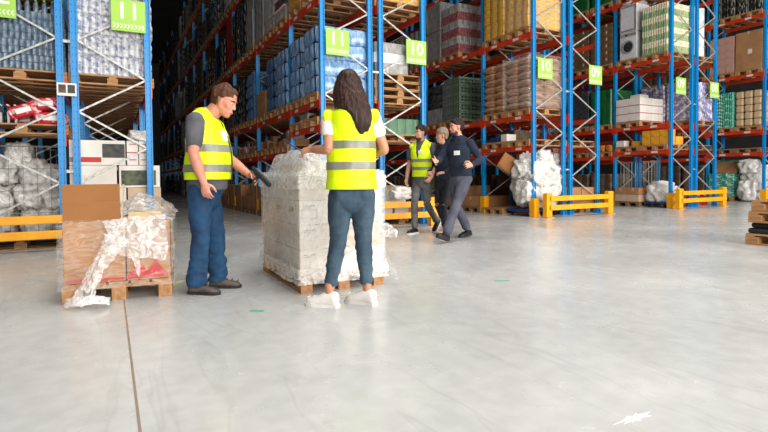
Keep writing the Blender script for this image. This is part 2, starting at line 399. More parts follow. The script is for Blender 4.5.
def beam(row, n, side, z, lname):
    y0, y1 = yb(n)+.047, yb(n+1)-.047; Lh = (y1-y0)/2
    key = round(Lh, 3)
    if key not in BEAM:
        b = MB().box(-.024,.024,-Lh,Lh,-.055,.055); c = MB().box(-.006,.006,-.045,.045,-.11,.11)
        BEAM[key] = (b.mesh('load_beam'), c.mesh('connector'), MB().box(-.001,.001,-.09,.09,-.028,.028).mesh('label_sticker'))
    b, c, st = BEAM[key]
    xa, xb = ROWX[row]; x = xa-.02 if side == 0 else xb+.02
    o = put('load_beam', b, 'orange_beam_steel', None, (x,(y0+y1)/2,z))
    out = -1 if side == 0 else 1
    for s in (-1, 1): put('connector', c, 'orange_beam_steel', o, (out*.031, s*(Lh-.0), 0))
    aisle = (side == 0) == (row in ('R1','S1','T1','U1','L1'))
    if aisle:
        for s in (-.55, .45): put('label_sticker', st, 'white_label', o, (out*.0255, s*Lh+.1*random.random(), 0))
    face = 'aisle-side' if aisle else 'rear'
    tag(o, 'orange %s beam of the %s, %s bay, %s' % (face, LN[lname], BN[n], ROWN[row]), 'rack beam', 'load beams of the racks')
for row in ROWX:
    nb = NB[row]
    for n in range(nb+1): frame(row, n)
    for n in range(nb):
        for lv in (['C','B','A','E','F'] if row == 'R1' else ['C','B','A','E']):
            if row in ('L3',) and lv == 'C' and n == 0: continue
            z = zc(row, n) if lv == 'C' else LV[lv]
            if row == 'L1' and lv == 'C': z = 1.52
            for side in (0, 1):
                if row == 'R1' and n > 4 and side == 1: continue
                beam(row, n, side, z, lv)
for a, b, nm in (('L1','L3','signs 12 and 11'), ('R1','R3','signs 11 and 10'), ('S1','S3','signs 10 and 09'), ('T1','T3','signs 09 and 08')):
    for z, w in ((2.88,'upper'), (1.06,'lower')):
        x0 = ROWX[a][1]+.047; x1 = ROWX[b][0]-.047
        o = obj('row_spacer', MB().box(x0,x1,-.015,.015,-.02,.02), 'galvanised', loc=(0,YS,z))
        tag(o, '%s grey spacer joining the twin frames between %s' % (w, nm), 'rack spacer', 'row spacers')

# signs
def text_mesh(s, size, name):
    c = bpy.data.curves.new(name, 'FONT'); c.body = s; c.size = size; c.align_x = 'CENTER'; c.align_y = 'CENTER'; c.extrude = .001; c.offset = size*.012
    o = bpy.data.objects.new(name, c); COL.objects.link(o)
    dg = bpy.context.evaluated_depsgraph_get(); me = bpy.data.meshes.new_from_object(o.evaluated_get(dg))
    bpy.data.objects.remove(o); return me
def sign(txt, x, label, right):
    r = empty('aisle_sign', (x, YS-.075, 3.32))
    obj('plate', MB().bbox(-.228,.228,-.004,.004,-.228,.228,b=.003), 'sign_green', r)
    t = put('number', text_mesh(txt, .33, 'number'), 'sign_white', r, (0,-.0055,.055), rot=(PI/2,0,0)); t.scale = (1.0,1.0,1)
    ch = MB(); d = 1 if right else -1
    for k in range(9):
        cx = -.19+k*.0475
        for s in (1,-1):
            ch.bar((cx-d*.012,-.0055,-.155+s*.033),(cx+d*.014,-.0055,-.155),.014,.002,(1,0,0))
    obj('chevrons', ch, 'sign_white', r)
    obj('bracket', MB().box(-.2,-.17,.004,.028,-.1,.1).box(.17,.2,.004,.028,-.1,.1), 'galvanised', r)
    tag(r, label, 'sign', 'green aisle signs')
sign('12', -1.285, 'green aisle sign reading 12, cut off at upper left corner', False)
sign('11', .30, 'green aisle sign 11 with arrows right, on the upper left frame', True)
sign('11', 3.65, 'green aisle sign 11 above the woman with dark hair', False)
sign('10', 5.31, 'green aisle sign 10 left of the suited man\'s aisle', True)
sign('10', 8.76, 'green aisle sign 10 over the white plastic bundle', False)
sign('09', 10.44, 'green aisle sign 09 left of the washing machines\' aisle', True)
sign('09', 13.90, 'green aisle sign 09 nearest to the right rack pair\'s left post', False)
sign('08', 15.52, 'green aisle sign reading 08 at the right', True)
r = empty('notice_plate', (-.5, YS-.055, 2.20))
obj('plate', MB().bbox(-.12,.12,-.003,.003,-.09,.09,b=.002), 'white_label', r)
obj('picture', MB().box(-.10,-.01,-.005,-.003,-.05,.065), 'load_brown_dark', r); obj('picture', MB().box(.01,.10,-.005,-.003,-.05,.065), 'print_dark', r)
tag(r, 'small white notice with two dark photographs bolted between left frames', 'notice')

# guards
def post_guard(x, y, label, side):
    mb = MB(); s = side
    mb.box(-.075,.075,-.09,-.075,0,.42); mb.box(-.075,-.06,-.075,.06,0,.42); mb.box(.06,.075,-.075,.06,0,.42)
    mb.add([(s*.076,-.02,.28),(s*.076,.04,.28),(s*.19,-.02,.01),(s*.19,.04,.01),(s*.076,-.02,.01),(s*.076,.04,.01)],[(0,2,3,1),(0,4,2),(1,3,5),(4,5,3,2),(0,1,5,4)])
    r = obj('post_guard', mb, 'yellow_guard', loc=(x,y,0)); tag(r, label, 'rack post guard', 'yellow post guards'); return r
for row, n, w in (('R1',1,'second'),('R1',2,'third'),('R1',3,'fourth'),('S1',0,'corner'),('S1',1,'second'),('T1',0,'corner'),('T1',1,'second'),('R1',0,'corner'),('U1',0,'corner')):
    post_guard(ROWX[row][0], yb(n), 'yellow steel guard around the %s aisle post, %s' % (w, ROWN[row]), 1)
def barrier(x0, x1, y, label, rh=(.22,.42)):
    r = empty('end_barrier', ((x0+x1)/2, y, 0)); h = (x1-x0)/2
    for s in (-1, 1):
        p = obj('post', MB().bbox(-.085,.085,-.06,.06,.012,.54,b=.012), 'yellow_guard', r, (s*h,0,0))
        obj('base_plate', MB().box(-.11,.11,-.1,.1,0,.012), 'yellow_guard', p)
    for z in rh: obj('rail', MB().bbox(-h,h,-.035,.035,-.055,.055,b=.01), 'yellow_guard', r, (0,-.075,z))
    tag(r, label, 'barrier', 'yellow end barriers')
barrier(-1.75,.72,7.68,'yellow two-rail barrier in front of the left rack pair')
barrier(3.2,5.50,7.70,'yellow two-rail barrier behind the woman\'s legs and hi-vis walker')
barrier(8.56,10.6,7.70,'yellow two-rail barrier in front of the pair signed 10 and 09')
barrier(13.47,15.55,7.72,'yellow two-rail barrier in front of the pair signed 09 and 08')

# ------------------------------------------------------------------ pallets
def pallet_meshes(w, d):
    """deck boards run along x (d); w along y"""
    deck = MB(); 
    for k in range(5):
        c = -w/2+w*(k+.5)/5*1.0; bw = w/5*.42 if k in (1,3) else w/5*.44
        deck.box(-d/2,d/2,c-bw,c+bw,.122,.144)
    for s in (-1,0,1): deck.box(s*(d/2-.05)-.048,s*(d/2-.05)+.048,-w/2,w/2,.100,.122)
    skids = []
    for s in (-1,0,1):
        m = MB()
        yy = s*(w/2-.05)
        for t in (-1,0,1): m.box(t*(d/2-.07)-.07,t*(d/2-.07)+.07,yy-.05,yy+.05,.022,.100)
        m.box(-d/2,d/2,yy-.05,yy+.05,0,.022); skids.append(m)
    return deck, skids
PW, PD = .75, 1.12
_d, _s = pallet_meshes(PW, PD)
ME_DECK = _d.mesh('deck'); ME_SK = [q.mesh('skid') for q in _s]
PM = {}
def pallet(x, y, z, label, m='pallet_wood', rz=0, group='wooden pallets', dims=None):
    r = empty('pallet', (x,y,z), rz)
    key = (m, dims)
    if key not in PM:
        if dims: d_, s_ = pallet_meshes(*dims); md = d_.mesh('deck'); ms = [q.mesh('skid') for q in s_]
        else: md = ME_DECK.copy(); ms = [q.copy() for q in ME_SK]
        for q in [md]+ms: q.materials.append(MATS[m])
        PM[key] = (md, ms)
    md, ms = PM[key]
    put('deck', md, None, r)
    for q in ms: put('skid', q, None, r)
    tag(r, label, 'pallet', group); return r

# ------------------------------------------------------------------ loads
def scallop(w, d, h, pitch, amp, prof, bulge=0.0, r=.05):
    """one tier of shrink-wrapped bottles: the outline ripples by bottle, the height follows a bottle profile"""
    per = []
    def side(ax, ay, bx, by, nx, ny, L):
        n = max(2, int(round(L/pitch))); m = n*6
        for i in range(m):
            t = (i+.0)/m; a = abs(math.sin(PI*t*n)); e = min(t, 1-t)*L
            c = max(0, 1-e/r)**2*r*.45
            per.append((ax+(bx-ax)*t, ay+(by-ay)*t, nx, ny, a*amp-amp-c+bulge*math.sin(PI*t)))
    side(-d/2,-w/2,d/2,-w/2,0,-1,d); side(d/2,-w/2,d/2,w/2,1,0,w); side(d/2,w/2,-d/2,w/2,0,1,d); side(-d/2,w/2,-d/2,-w/2,-1,0,w)
    n = len(per); mb = MB(); vs = []; fs = []
    for (t, o) in prof:
        for (x, y, nx, ny, k) in per: vs.append((x+nx*(k+o*amp*1.0), y+ny*(k+o*amp), t*h))
    for j in range(len(prof)-1):
        for i in range(n):
            a = j*n+i; b = j*n+(i+1)%n; fs.append((a,b,b+n,a+n))
    fs.append(tuple(range(n-1,-1,-1))); e = (len(prof)-1)*n; fs.append(tuple(e+i for i in range(n)))
    return mb.add(vs, fs)
BOT = [(0,-.5),(.05,0),(.35,0),(.40,-.3),(.46,0),(.68,0),(.84,-1.0),(.97,-1.7),(1,-1.6)]
BALE = [(0,-1.4),(.07,-.5),(.2,0),(.5,.25),(.8,0),(.93,-.5),(1,-1.4)]
CAN = [(0,-.4),(.05,0),(.46,0),(.5,-.5),(.54,0),(.95,0),(1,-.4)]
BOXY = [(0,-.1),(.04,0),(.96,0),(1,-.1)]
TC = {}
def tier_mesh(kind, w, d, h, m):
    key = (kind, w, d, round(h,3), m)
    if key not in TC:
        if kind == 'bottle': t = scallop(w,d,h,.085,.022,BOT)
        elif kind == 'bale': t = scallop(w,d,h,.37,.028,BALE,.02,.18)
        elif kind == 'can': t = scallop(w,d,h,.07,.016,CAN)
        elif kind == 'flat': t = scallop(w,d,h,.2,.006,BOXY)
        else: t = scallop(w,d,h,.28,.02,BOXY,.0,.03)
        me = t.mesh('tier', kind in ('bale',)); me.materials.append(MATS[m]); TC[key] = me
    return TC[key]
def tiers(name, x, y, z, kind, n, h, m, label, cat, group=None, w=.74, d=1.10, jit=.012, m2=None, rz=0):
    r = empty(name, (x,y,z), rz)
    for k in range(n):
        put('tier', tier_mesh(kind, w, d, h, (m2 if (m2 and k % 2) else m)), None, r, (random.uniform(-jit,jit), random.uniform(-jit,jit)*.6, k*h))
    tag(r, label, cat, group); return r
def slot(row, bay, s, lv):
    xa, xb = ROWX[row]
    if bay == 0: y = YS+(.43,1.21)[s]
    else: y = yb(bay)+(.45,1.265,2.08)[s]
    if lv == 'G': z = 0
    elif lv == 'C': z = (1.52 if row == 'L1' else zc(row,bay))+.056
    else: z = LV[lv]+.056
    return (xa+xb)/2, y, z
SN = [['front','rear'], ['front','middle','rear']]
def place(row, bay, s, lv):
    return '%s slot, %s bay, %s, %s' % (SN[min(bay,1)][s], BN[bay], LN[lv], ROWN[row])
def pal(row, bay, s, lv, m='pallet_wood'):
    x, y, z = slot(row, bay, s, lv)
    pallet(x, y, z, 'wooden pallet, '+place(row,bay,s,lv), m, group='pallets carrying loads in the racks')
    return x, y, z+.145
def wl(row, bay, s, lv, kind, n, h, m, look, cat='wrapped load', name='wrapped_load', pm='pallet_wood', **k):
    x, y, z = pal(row, bay, s, lv, pm)
    return tiers(name, x, y, z, kind, n, h, m, look+', '+place(row,bay,s,lv), cat, k.pop('group','wrapped pallet loads in the racks'), **k)
# carton (body + tape)
CM = {}
def carton(x, y, z, w, d, h, m, label, tape='tape_clear', rz=0, group=None, name='carton', cat='carton', extras=None, tp=True):
    key = (round(w,3), round(d,3), round(h,3), m, tape)
    if key not in CM:
        b = MB().bbox(-d/2,d/2,-w/2,w/2,0,h,b=.005).mesh('body'); b.materials.append(MATS[m])
        t = MB().box(-d/2-.0015,d/2+.0015,-.024,.024,h-.001,h+.0015).box(-d/2-.0015,-d/2,-.024,.024,h-.09,h).box(d/2,d/2+.0015,-.024,.024,h-.09,h).mesh('tape'); t.materials.append(MATS[tape])
        CM[key] = (b, t)
    b, t = CM[key]
    o = put(name, b, None, None, (x,y,z), rz)
    if tp: put('tape', t, None, o)
    if extras:
        for (nm, mb, mm) in extras: obj(nm, mb, mm, o)
    tag(o, label, cat, group); return o
TW = ['bottom','second','third','fourth','fifth','sixth','seventh','eighth','ninth','tenth']
def cartons(row, bay, s, lv, nx, ny, nz, m, look, W=.74, D=1.08, h=.3, hollow=True, pm='pallet_wood', drop=0, tape='tape_clear', short=None, withpal=True, tp=True, shape='box'):
    if withpal: x, y, z = pal(row, bay, s, lv, pm)
    else: x, y, z = slot(row, bay, s, lv)
    w = W/ny; d = D/nx
    grp = '%s in the %s bay, %s, %s' % (look+'s', BN[bay], LN[lv], ROWN[row])
    for k in range(nz):
        for i in range(nx):
            for j in range(ny):
                if k == nz-1 and random.random() < drop: continue
                side = ['left','right'] if nx == 2 else ['left','middle','right'] if nx == 3 else ['']
                fr = ['front','back'] if ny == 2 else ['front','middle','back'] if ny == 3 else ['']
                lab = '%s, %s tier %s %s, %s' % (look, TW[k], side[i] if nx > 1 else '', fr[j] if ny > 1 else '', place(row,bay,s,lv).replace(' slot','',1))
                lab = ' '.join(lab.split()).replace(' ,', ',')
                ws = lab.split()
                if len(ws) > 16: lab = lab.replace(' bay', '', 1); ws = lab.split()
                if len(ws) > 16: lab = lab.replace(' rack signed', ' rack', 1); ws = lab.split()
                cx = x-D/2+d*(i+.5); cyy = y-W/2+w*(j+.5)
                carton(cx+random.uniform(-.004,.004), cyy+random.uniform(-.003,.003), z+k*(h+.003), w*.985, d*.985, h, m, lab, tape, rz=random.uniform(-.008,.008), group=grp, tp=tp)
# sacks
def sack_mesh(l, w, h, seed, m):
    rnd = random.Random(seed); nx, ny = 16, 10; mb = MB(); top = []; bot = []
    for j in range(ny+1):
        for i in range(nx+1):
            u = -1+2*i/nx; v = -1+2*j/ny
            e = (max(0,1-abs(u)**4))**.5*(max(0,1-abs(v)**4))**.5
            nz = noise.noise(Vector((u*2+seed,v*2,.3)))*.15
            x = u*l/2*(1-.04*v*v); y = v*w/2*(1-.05*u*u)
            top.append((x,y,h/2+h*.62*e*(1+nz)-h*.1)); bot.append((x,y,h/2-h*.5*e))
    n = nx+1; N = n*(ny+1); fs = []
    for j in range(ny):
        for i in range(nx):
            a = j*n+i; fs.append((a,a+1,a+n+1,a+n)); fs.append((N+a,N+a+n,N+a+n+1,N+a+1))
    for i in range(nx): fs.append((i,N+i,N+i+1,i+1)); a = ny*n+i; fs.append((a,a+1,N+a+1,N+a))
    for j in range(ny): a = j*n; fs.append((a,a+n,N+a+n,N+a)); a = j*n+nx; fs.append((a,N+a,N+a+n,a+n))
    me = mb.add(top+bot, fs).mesh('sack', True); me.materials.append(MATS[m]); return me
SK = {}
def sacks(row, bay, s, lv, nz, m, look, nx=2, ny=2, h=.165, pm='pallet_wood_warm'):
    x, y, z = pal(row, bay, s, lv, pm); l = 1.10/nx; w = .74/ny
    if (m,l,w) not in SK: SK[(m,l,w)] = [sack_mesh(l*1.02, w*1.02, h*1.1, q, m) for q in range(4)]
    side = ['left','right'] if nx == 2 else ['left','middle','right']; fr = ['front','back']
    for k in range(nz):
        for i in range(nx):
            for j in range(ny):
                lab = '%s, %s tier %s %s, %s' % (look, TW[k], side[i], fr[j], place(row,bay,s,lv).replace(' slot','',1))
                if len(lab.split()) > 16: lab = lab.replace(' bay', '', 1)
                if len(lab.split()) > 16: lab = lab.replace(' rack signed', ' rack', 1)
                o = put('sack', random.choice(SK[(m,l,w)]), None, None, (x-.55+l*(i+.5)+random.uniform(-.015,.015), y-.37+w*(j+.5)+random.uniform(-.01,.01), z+k*h), random.choice((0,PI))+random.uniform(-.03,.03))
                tag(o, lab, 'sack', look+'s, %s bay, %s' % (BN[bay], ROWN[row]))
def shell(name, w, d, z0, z1, m, parent, amp=.02, n=26, nz=14, seed=0, flare=0.0, top=True, smooth=True, tz=0.0):
    """crumpled stretch film wrapped round a block w (y) by d (x)"""
    mb = MB(); per = []
    def side(ax,ay,bx,by,k):
        for i in range(k): t = i/k; per.append((ax+(bx-ax)*t, ay+(by-ay)*t))
    side(-d/2,-w/2,d/2,-w/2,n); side(d/2,-w/2,d/2,w/2,n); side(d/2,w/2,-d/2,w/2,n); side(-d/2,w/2,-d/2,-w/2,n)
    N = len(per); vs = []; fs = []
    for j in range(nz+1):
        t = j/nz; z = z0+(z1-z0)*t
        for (x,y) in per:
            dv = Vector((x/(d/2), y/(w/2), 0)); dv = Vector((round(dv.x*.72) if abs(dv.x) < .99 else dv.x, round(dv.y*.72) if abs(dv.y) < .99 else dv.y, 0))
            if dv.length < .01: dv = Vector((x,y,0))
            dv.normalize()
            q = noise.noise(Vector((x*5+seed,y*5,z*4)))*amp+noise.noise(Vector((x*16+seed,y*16,z*20)))*amp*.45
            fl = flare*max(0,1-t*5)**1.5
            vs.append((x+dv.x*(abs(q)+.006+fl), y+dv.y*(abs(q)+.006+fl), z+noise.noise(Vector((x*3,y*3,seed)))*tz*(1 if j in (0,nz) else 0)))
    for j in range(nz):
        for i in range(N):
            a = j*N+i; b = j*N+(i+1)%N; fs.append((a,b,b+N,a+N))
    if top:
        mb2 = []
    mb.add(vs, fs); o = obj(name, mb, m, parent, smooth=smooth); return o
def sheet(name, corners, nu, nv, m, parent=None, amp=.02, seed=0, loc=(0,0,0), sag=0.0, freq=4):
    """crumpled sheet over a list-of-rows of control points (bilinear patches)"""
    R = len(corners)-1; C = len(corners[0])-1; vs = []; fs = []
    for j in range(nv+1):
        v = j/nv*R; b = min(int(v), R-1); fv = v-b
        for i in range(nu+1):
            u = i/nu*C; a = min(int(u), C-1); fu = u-a
            p = (Vector(corners[b][a])*(1-fu)+Vector(corners[b][a+1])*fu)*(1-fv)+(Vector(corners[b+1][a])*(1-fu)+Vector(corners[b+1][a+1])*fu)*fv
            q = p+Vector((seed,seed*.7,0))
            nn = Vector((noise.noise(q*freq), noise.noise(q*freq+Vector((9,3,1))), noise.noise(q*freq+Vector((2,8,5)))))*amp
            nn += Vector((noise.noise(q*freq*3.7), noise.noise(q*freq*3.7+Vector((9,3,1))), noise.noise(q*freq*3.7+Vector((2,8,5)))))*amp*.5
            vs.append(p+nn)
    n = nu+1
    for j in range(nv):
        for i in range(nu): a = j*n+i; fs.append((a,a+1,a+n+1,a+n))
    return obj(name, MB().add(vs, fs), m, parent, loc, smooth=False if freq > 6 else True)
def blob(name, c, r, m, parent=None, amp=.25, seed=0, freq=2.5, nu=40, nv=26, zmin=None, facet=False):
    mb = MB().ell((0,0,0),(1,1,1),nu=nu,nv=nv); vs = []
    for v in mb.v:
        d = Vector(v); k = 1+amp*(.35-abs(noise.noise(d*freq*.8+Vector((seed,seed*1.3,0))))*1.5)+amp*.35*(.3-abs(noise.noise(d*freq*2.2+Vector((0,seed,4))))*1.5)+amp*.12*noise.noise(d*freq*6)
        sq = 1/max(abs(d.x),abs(d.y),abs(d.z),.6)**.6
        p = Vector((c[0]+d.x*r[0]*k*sq, c[1]+d.y*r[1]*k*sq, c[2]+d.z*r[2]*k*sq))
        if zmin is not None: p.z = max(p.z, zmin)
        vs.append(tuple(p))
    mb.v = vs; return obj(name, mb, m, parent, smooth=not facet)

# ------------------------------------------------------------------ what stands in the racks
# far left pair -----------------------------------------------------
wl('L1',0,0,'B','can',4,.2,'water_slate','dim slate-blue water bottles wrapped on pallet','water pallet',name='water_load')
x, y, z = slot('L1',0,0,'B')
for i in range(11):
    for j in range(2):
        o = obj('bottle', MB().tube([(0,0,0),(0,0,.10),(0,0,.13),(0,0,.16)],[.03,.03,.018,.012],n=8,sub=1), 'water_slate', loc=(x-.5+i*.1, y-.33+j*.1, z+.945))
        obj('cap', MB().cyl((0,0,.155),(0,0,.18),.015,8), 'cap_green', o)
        tag(o, 'loose green-capped bottle atop the slate water pallet behind sign 12', 'bottle', 'green-capped bottles behind sign 12')
wl('L1',0,1,'B','can',4,.2,'water_slate','slate-blue wrapped water pallet','water pallet',name='water_load')
x, y, z = pal('L1',0,0,'C','pallet_wood')
for i in range(6):
    for j in range(2):
        o = obj('bottle', MB().tube([(0,0,0),(0,0,.14),(0,0,.19),(0,0,.24)],[.035,.035,.018,.014],n=8,sub=1), 'bottle_dark', loc=(x-.5+i*.085, y-.3+j*.09, z))
        obj('cap', MB().cyl((0,0,.24),(0,0,.255),.016,8), 'white_label', o)
        tag(o, 'dark bottle standing on the low pallet beside red packs, far left', 'bottle', 'dark bottles on the far-left low shelf')
def red_pack(x, y, z, ry, label):
    o = empty('wrapped_pack', (x,y,z)); o.rotation_euler = (0, ry, .05)
    put('bundle', tier_mesh('bale',.34,.42,.17,'red_pack'), None, o)
    obj('print', MB().box(-.1,.08,-.189,-.187,.05,.12), 'white_label', o)
    tag(o, label, 'pack', 'red wrapped packs')
red_pack(x+.06,y-.22,z+.10,-.35,'red wrapped pack tilted on top of its neighbours, far-left low shelf')
red_pack(x+.34,y-.2,z,0,'red wrapped pack lying flat at the right, far-left low shelf')
red_pack(x+.30,y-.2,z+.20,-.12,'red wrapped pack resting on the flat one, far-left low shelf')
red_pack(x-.02,y+.1,z,0,'red wrapped pack half hidden behind the tilted pack')
wl('L1',1,0,'B','can',4,.2,'water_slate','slate-blue wrapped water pallet','water pallet',name='water_load')
def roll_cage(x, y, w, d, h, label, z0=.16, m='wire_grey'):
    r = empty('roll_cage', (x,y,0)); b = MB()
    b.bbox(-d/2,d/2,-w/2,w/2,.12,.16,b=.01); obj('base', b, m, r)
    for sx in (-1,1):
        for sy in (-1,1): obj('castor', MB().cyl((sx*(d/2-.08),sy*(w/2-.08)-.02,.06),(sx*(d/2-.08),sy*(w/2-.08)+.02,.06),.06,14).box(sx*(d/2-.08)-.02,sx*(d/2-.08)+.02,sy*(w/2-.08)-.03,sy*(w/2-.08)+.03,.06,.12), 'black_rubber', r)
    for nm, f in (('left_panel', lambda u,zz: (-d/2,u*w/2,zz)), ('right_panel', lambda u,zz: (d/2,u*w/2,zz)), ('back_panel', lambda u,zz: (u*d/2,w/2,zz)), ('front_panel', lambda u,zz: (u*d/2,-w/2,zz))):
        p = MB(); n = 7
        for k in range(n):
            u = -1+2*k/(n-1); rr = .011 if k in (0,n-1) else .005
            p.cyl(f(u,z0),f(u,h),rr,6)
        for k in range(5):
            zz = z0+(h-z0)*k/4; rr = .011 if k in (0,4) else .005
            p.cyl(f(-1,zz),f(1,zz),rr,6)
        obj(nm, p, m, r)
    return tag(r, label, 'roll cage')
def bag(c, r, label, seed, m='bag_white', group=None, zmin=None, amp=.4):
    o = blob('plastic_bag', (0,0,0), r, m, None, amp, seed, 1.7, 44, 30, None if zmin is None else zmin-c[2]); o.location = c
    return tag(o, label, 'plastic bag', group)
roll_cage(-1.08,8.75,.86,1.0,1.42,'grey wire roll cage full of plastic bags at the left edge')
pallet(-1.08,8.28,.0,'old wooden pallet on the floor below the left roll cage','pallet_wood_old')
k = 0
for (bx,bz,by) in [(-1.38,.36,8.52),(-1.0,.34,8.55),(-.78,.36,8.6),(-1.4,.72,8.55),(-1.06,.70,8.5),(-.78,.70,8.55),(-1.34,1.08,8.55),(-1.0,1.06,8.55),(-.80,.98,8.6),(-1.18,1.3,8.6)]:
    bag((bx,by+.2,bz),(.17,.28,.19),'crumpled clear-white plastic bag stuffed in the left roll cage',k*1.7+1,group='bags in the left roll cage'); k += 1
# left rack signed 11
wl('L3',0,0,'B','bottle',5,.29,'water_clear','tall clear water bottle load with white film','water pallet',name='water_load',pm='pallet_wood_warm')
wl('L3',0,1,'B','bottle',5,.29,'water_clear','clear water bottle load','water pallet',name='water_load')
wl('L3',1,0,'B','can',5,.25,'load_dark_glints','dark bottle load','wrapped load')
pallet(.085,8.45,.0,'wooden pallet under the white printed cartons, left rack','pallet_wood_old',dims=(.8,1.2))
def printed_carton(x, y, z, w, d, h, label, pr, m='carton_white'):
    r = carton(x,y,z,w,d,h,m,label,group='white printed cartons in the left rack',tp=False)
    for (a0,a1,c0,c1,mm,nm) in pr:
        obj(nm, MB().box(-d/2+d*a0,-d/2+d*a1,-w/2-.0025,-w/2-.0005,h*c0,h*c1), mm, r)
    return r
printed_carton(-.14,8.42,.145,.7,.72,.33,'white carton, bottom left of the printed stack, left rack',[(.1,.4,.5,.55,'print_grey','print')])
printed_carton(.47,8.42,.145,.7,.46,.33,'white carton, bottom right of the printed stack, left rack',[(.1,.6,.5,.55,'print_grey','print')])
printed_carton(-.14,8.42,.48,.7,.72,.33,'white carton, second tier left of printed stack, left rack',[(.1,.4,.5,.55,'print_grey','print')])
printed_carton(.47,8.42,.48,.7,.46,.33,'brown carton, second tier right of printed stack, left rack',[(.1,.6,.5,.55,'print_grey','print')],'cardboard_pale')
printed_carton(-.20,8.42,.815,.7,.60,.33,'white carton with thin grey boxes, third tier left, left rack',[(.3,.62,.10,.14,'print_red','print'),(.3,.305,.1,.6,'print_grey','print')])
printed_carton(.41,8.42,.815,.7,.56,.33,'white carton with a green-black picture, third tier right, left rack',[(.05,.9,.1,.78,'print_moss','picture')])
printed_carton(-.14,8.42,1.15,.7,.72,.36,'white carton with dark picture and red stripe, topmost left, left rack',[(.58,.99,.3,.86,'print_dark','picture'),(.18,.56,.12,.32,'print_red','red_stripe'),(.0,.2,.12,.32,'print_grey','grey_stripe')])
printed_carton(.40,8.42,1.15,.7,.32,.36,'white carton with red crosses, topmost right, left rack',[(.48,.52,0,1,'print_dark','line'),(0,1,.50,.54,'print_red','red_line'),(.1,.4,.2,.24,'print_red','mark'),(.6,.9,.2,.24,'print_red','mark'),(.1,.4,.85,.88,'print_red','mark'),(.6,.9,.85,.88,'print_red','mark')])
bag((.44,8.6,1.18+.44),(.16,.22,.09),'small crumpled plastic bag on the printed cartons, left rack',31)

# middle row, aisle face (right rack signed 11) ----------------------
for s, w in ((0,''),(1,'')):
    wl('R1',0,s,'B','bale',4,.295,'water_blue','bulging blue water bales','water pallet',name='water_load')
    wl('R1',0,s,'A','flat',4,.3,'wrap_yellow','yellow wrapped packs','wrapped load',pm='pallet_wood_warm')
wl('R1',1,0,'B','bale',4,.295,'water_blue','bulging blue water bales','water pallet',name='water_load')
wl('R1',1,1,'B','bale',4,.295,'water_deep','deep blue water bales','water pallet',name='water_load')
cartons('R1',1,2,'B',2,2,2,'cardboard','brown carton',h=.28)
wl('R1',1,0,'A','can',5,.24,'load_grey','grey bottles with pink caps','wrapped load',m2='crate_dark')
x, y, z = slot('R1',1,0,'A')
for k in range(1,5):
    cp = MB()
    for i in range(9): cp.cyl((-.56,-.32+i*.08,k*.24-.03),(-.56,-.32+i*.08,k*.24+.01),.02,8); 
    for i in range(12): cp.cyl((-.5+i*.09,-.378,k*.24-.03),(-.5+i*.09,-.378,k*.24+.01),.02,8)
    o = obj('bottle_caps', cp, 'cap_pink', None, (x,y,z+.145)); tag(o,'row of pink bottle caps on the grey load, tier %s, third shelf' % TW[k],'bottle caps','pink bottle caps',kind='stuff')
wl('R1',1,1,'A','can',5,.24,'load_grey','grey wrapped bottles','wrapped load')
wl('R1',1,2,'A','box',4,.3,'load_grey','added grey wrapped boxes','wrapped load')
for s in (0,1): wl('R1',2,s,'B','bottle',4,.3,'water_deep' if s == 0 else 'bottle_dark','dark blue bottle bales','water pallet',name='water_load')
wl('R1',2,2,'B','bottle',4,.3,'bottle_dark','dark bottle load','wrapped load')
wl('R1',2,0,'A','box',5,.31,'load_grey','tall grey box load','wrapped load')
wl('R1',2,1,'A','can',5,.28,'bottle_dark','dark tall load','wrapped load')
wl('R1',2,2,'A','box',5,.28,'load_dark_glints','dark tall load','wrapped load')
x, y, z = pal('R1',3,0,'A')
tiers('cloth_covered_load', x, y, z, 'flat', 1, 1.55, 'red_cloth', 'tall red covered load high in the dark aisle, right rack signed 11', 'covered load', w=.7, d=1.05)
def small_cartons(row, bay, lv, xs, n, label, seed=1, m=('cardboard','cardboard_pale','carton_offwhite','load_brown_dark'), hmax=.3):
    rnd = random.Random(seed); x, y, z = slot(row,bay,0,lv); y = yb(bay)+.2; Y1 = yb(bay+1)-.25; k = 0
    xa = ROWX[row][0]
    while y < Y1:
        w = rnd.uniform(.16,.3); h = rnd.uniform(.12,hmax); d = rnd.uniform(.25,.4)
        carton(xa+.16+d/2-.05*rnd.random(), y+w/2, z+.145, w*.92, d, h, rnd.choice(m), '%s, number %s from the front' % (label, ['one','two','three','four','five','six','seven','eight','nine','ten','eleven','twelve','thirteen','fourteen','fifteen','sixteen'][k]), group=label+'s', rz=rnd.uniform(-.06,.06), tp=False)
        if rnd.random() < .5:
            carton(xa+.18+d/2, y+w/2, z+.147+h, w*.8, d*.8, rnd.uniform(.1,.18), rnd.choice(m), '%s, upper one of pair %s' % (label, ['one','two','three','four','five','six','seven','eight','nine','ten','eleven','twelve','thirteen','fourteen','fifteen','sixteen'][k]), group=label+'s', tp=False)
        y += w; k += 1
for b in (0,1,2,3):
    for s in range(2 if b == 0 else 3): pal('R1',b,s,'C')
    small_cartons('R1',b,'C',None,0,'small carton on low shelf of %s bay, middle rack' % BN[b],seed=b+3,hmax=.24 if b else .2)
for b in (0,1,2,3):
    for s in range(2 if b == 0 else 3):
        if b == 0: cartons('R1',b,s,'G',2,2,2,'cardboard_pale' if s else 'cardboard','brown carton',h=.26,pm='pallet_wood_old')
        else: cartons('R1',b,s,'G',2,1,2 if s != 1 else 1,'cardboard','brown carton',h=.3,pm='pallet_wood_old')
deep = ['bottle','can','box','bottle','flat']; dm = ['load_dark_glints','bottle_dark','load_dark_glints','load_grey','load_brown_dark','bottle_dark']
rnd = random.Random(5)
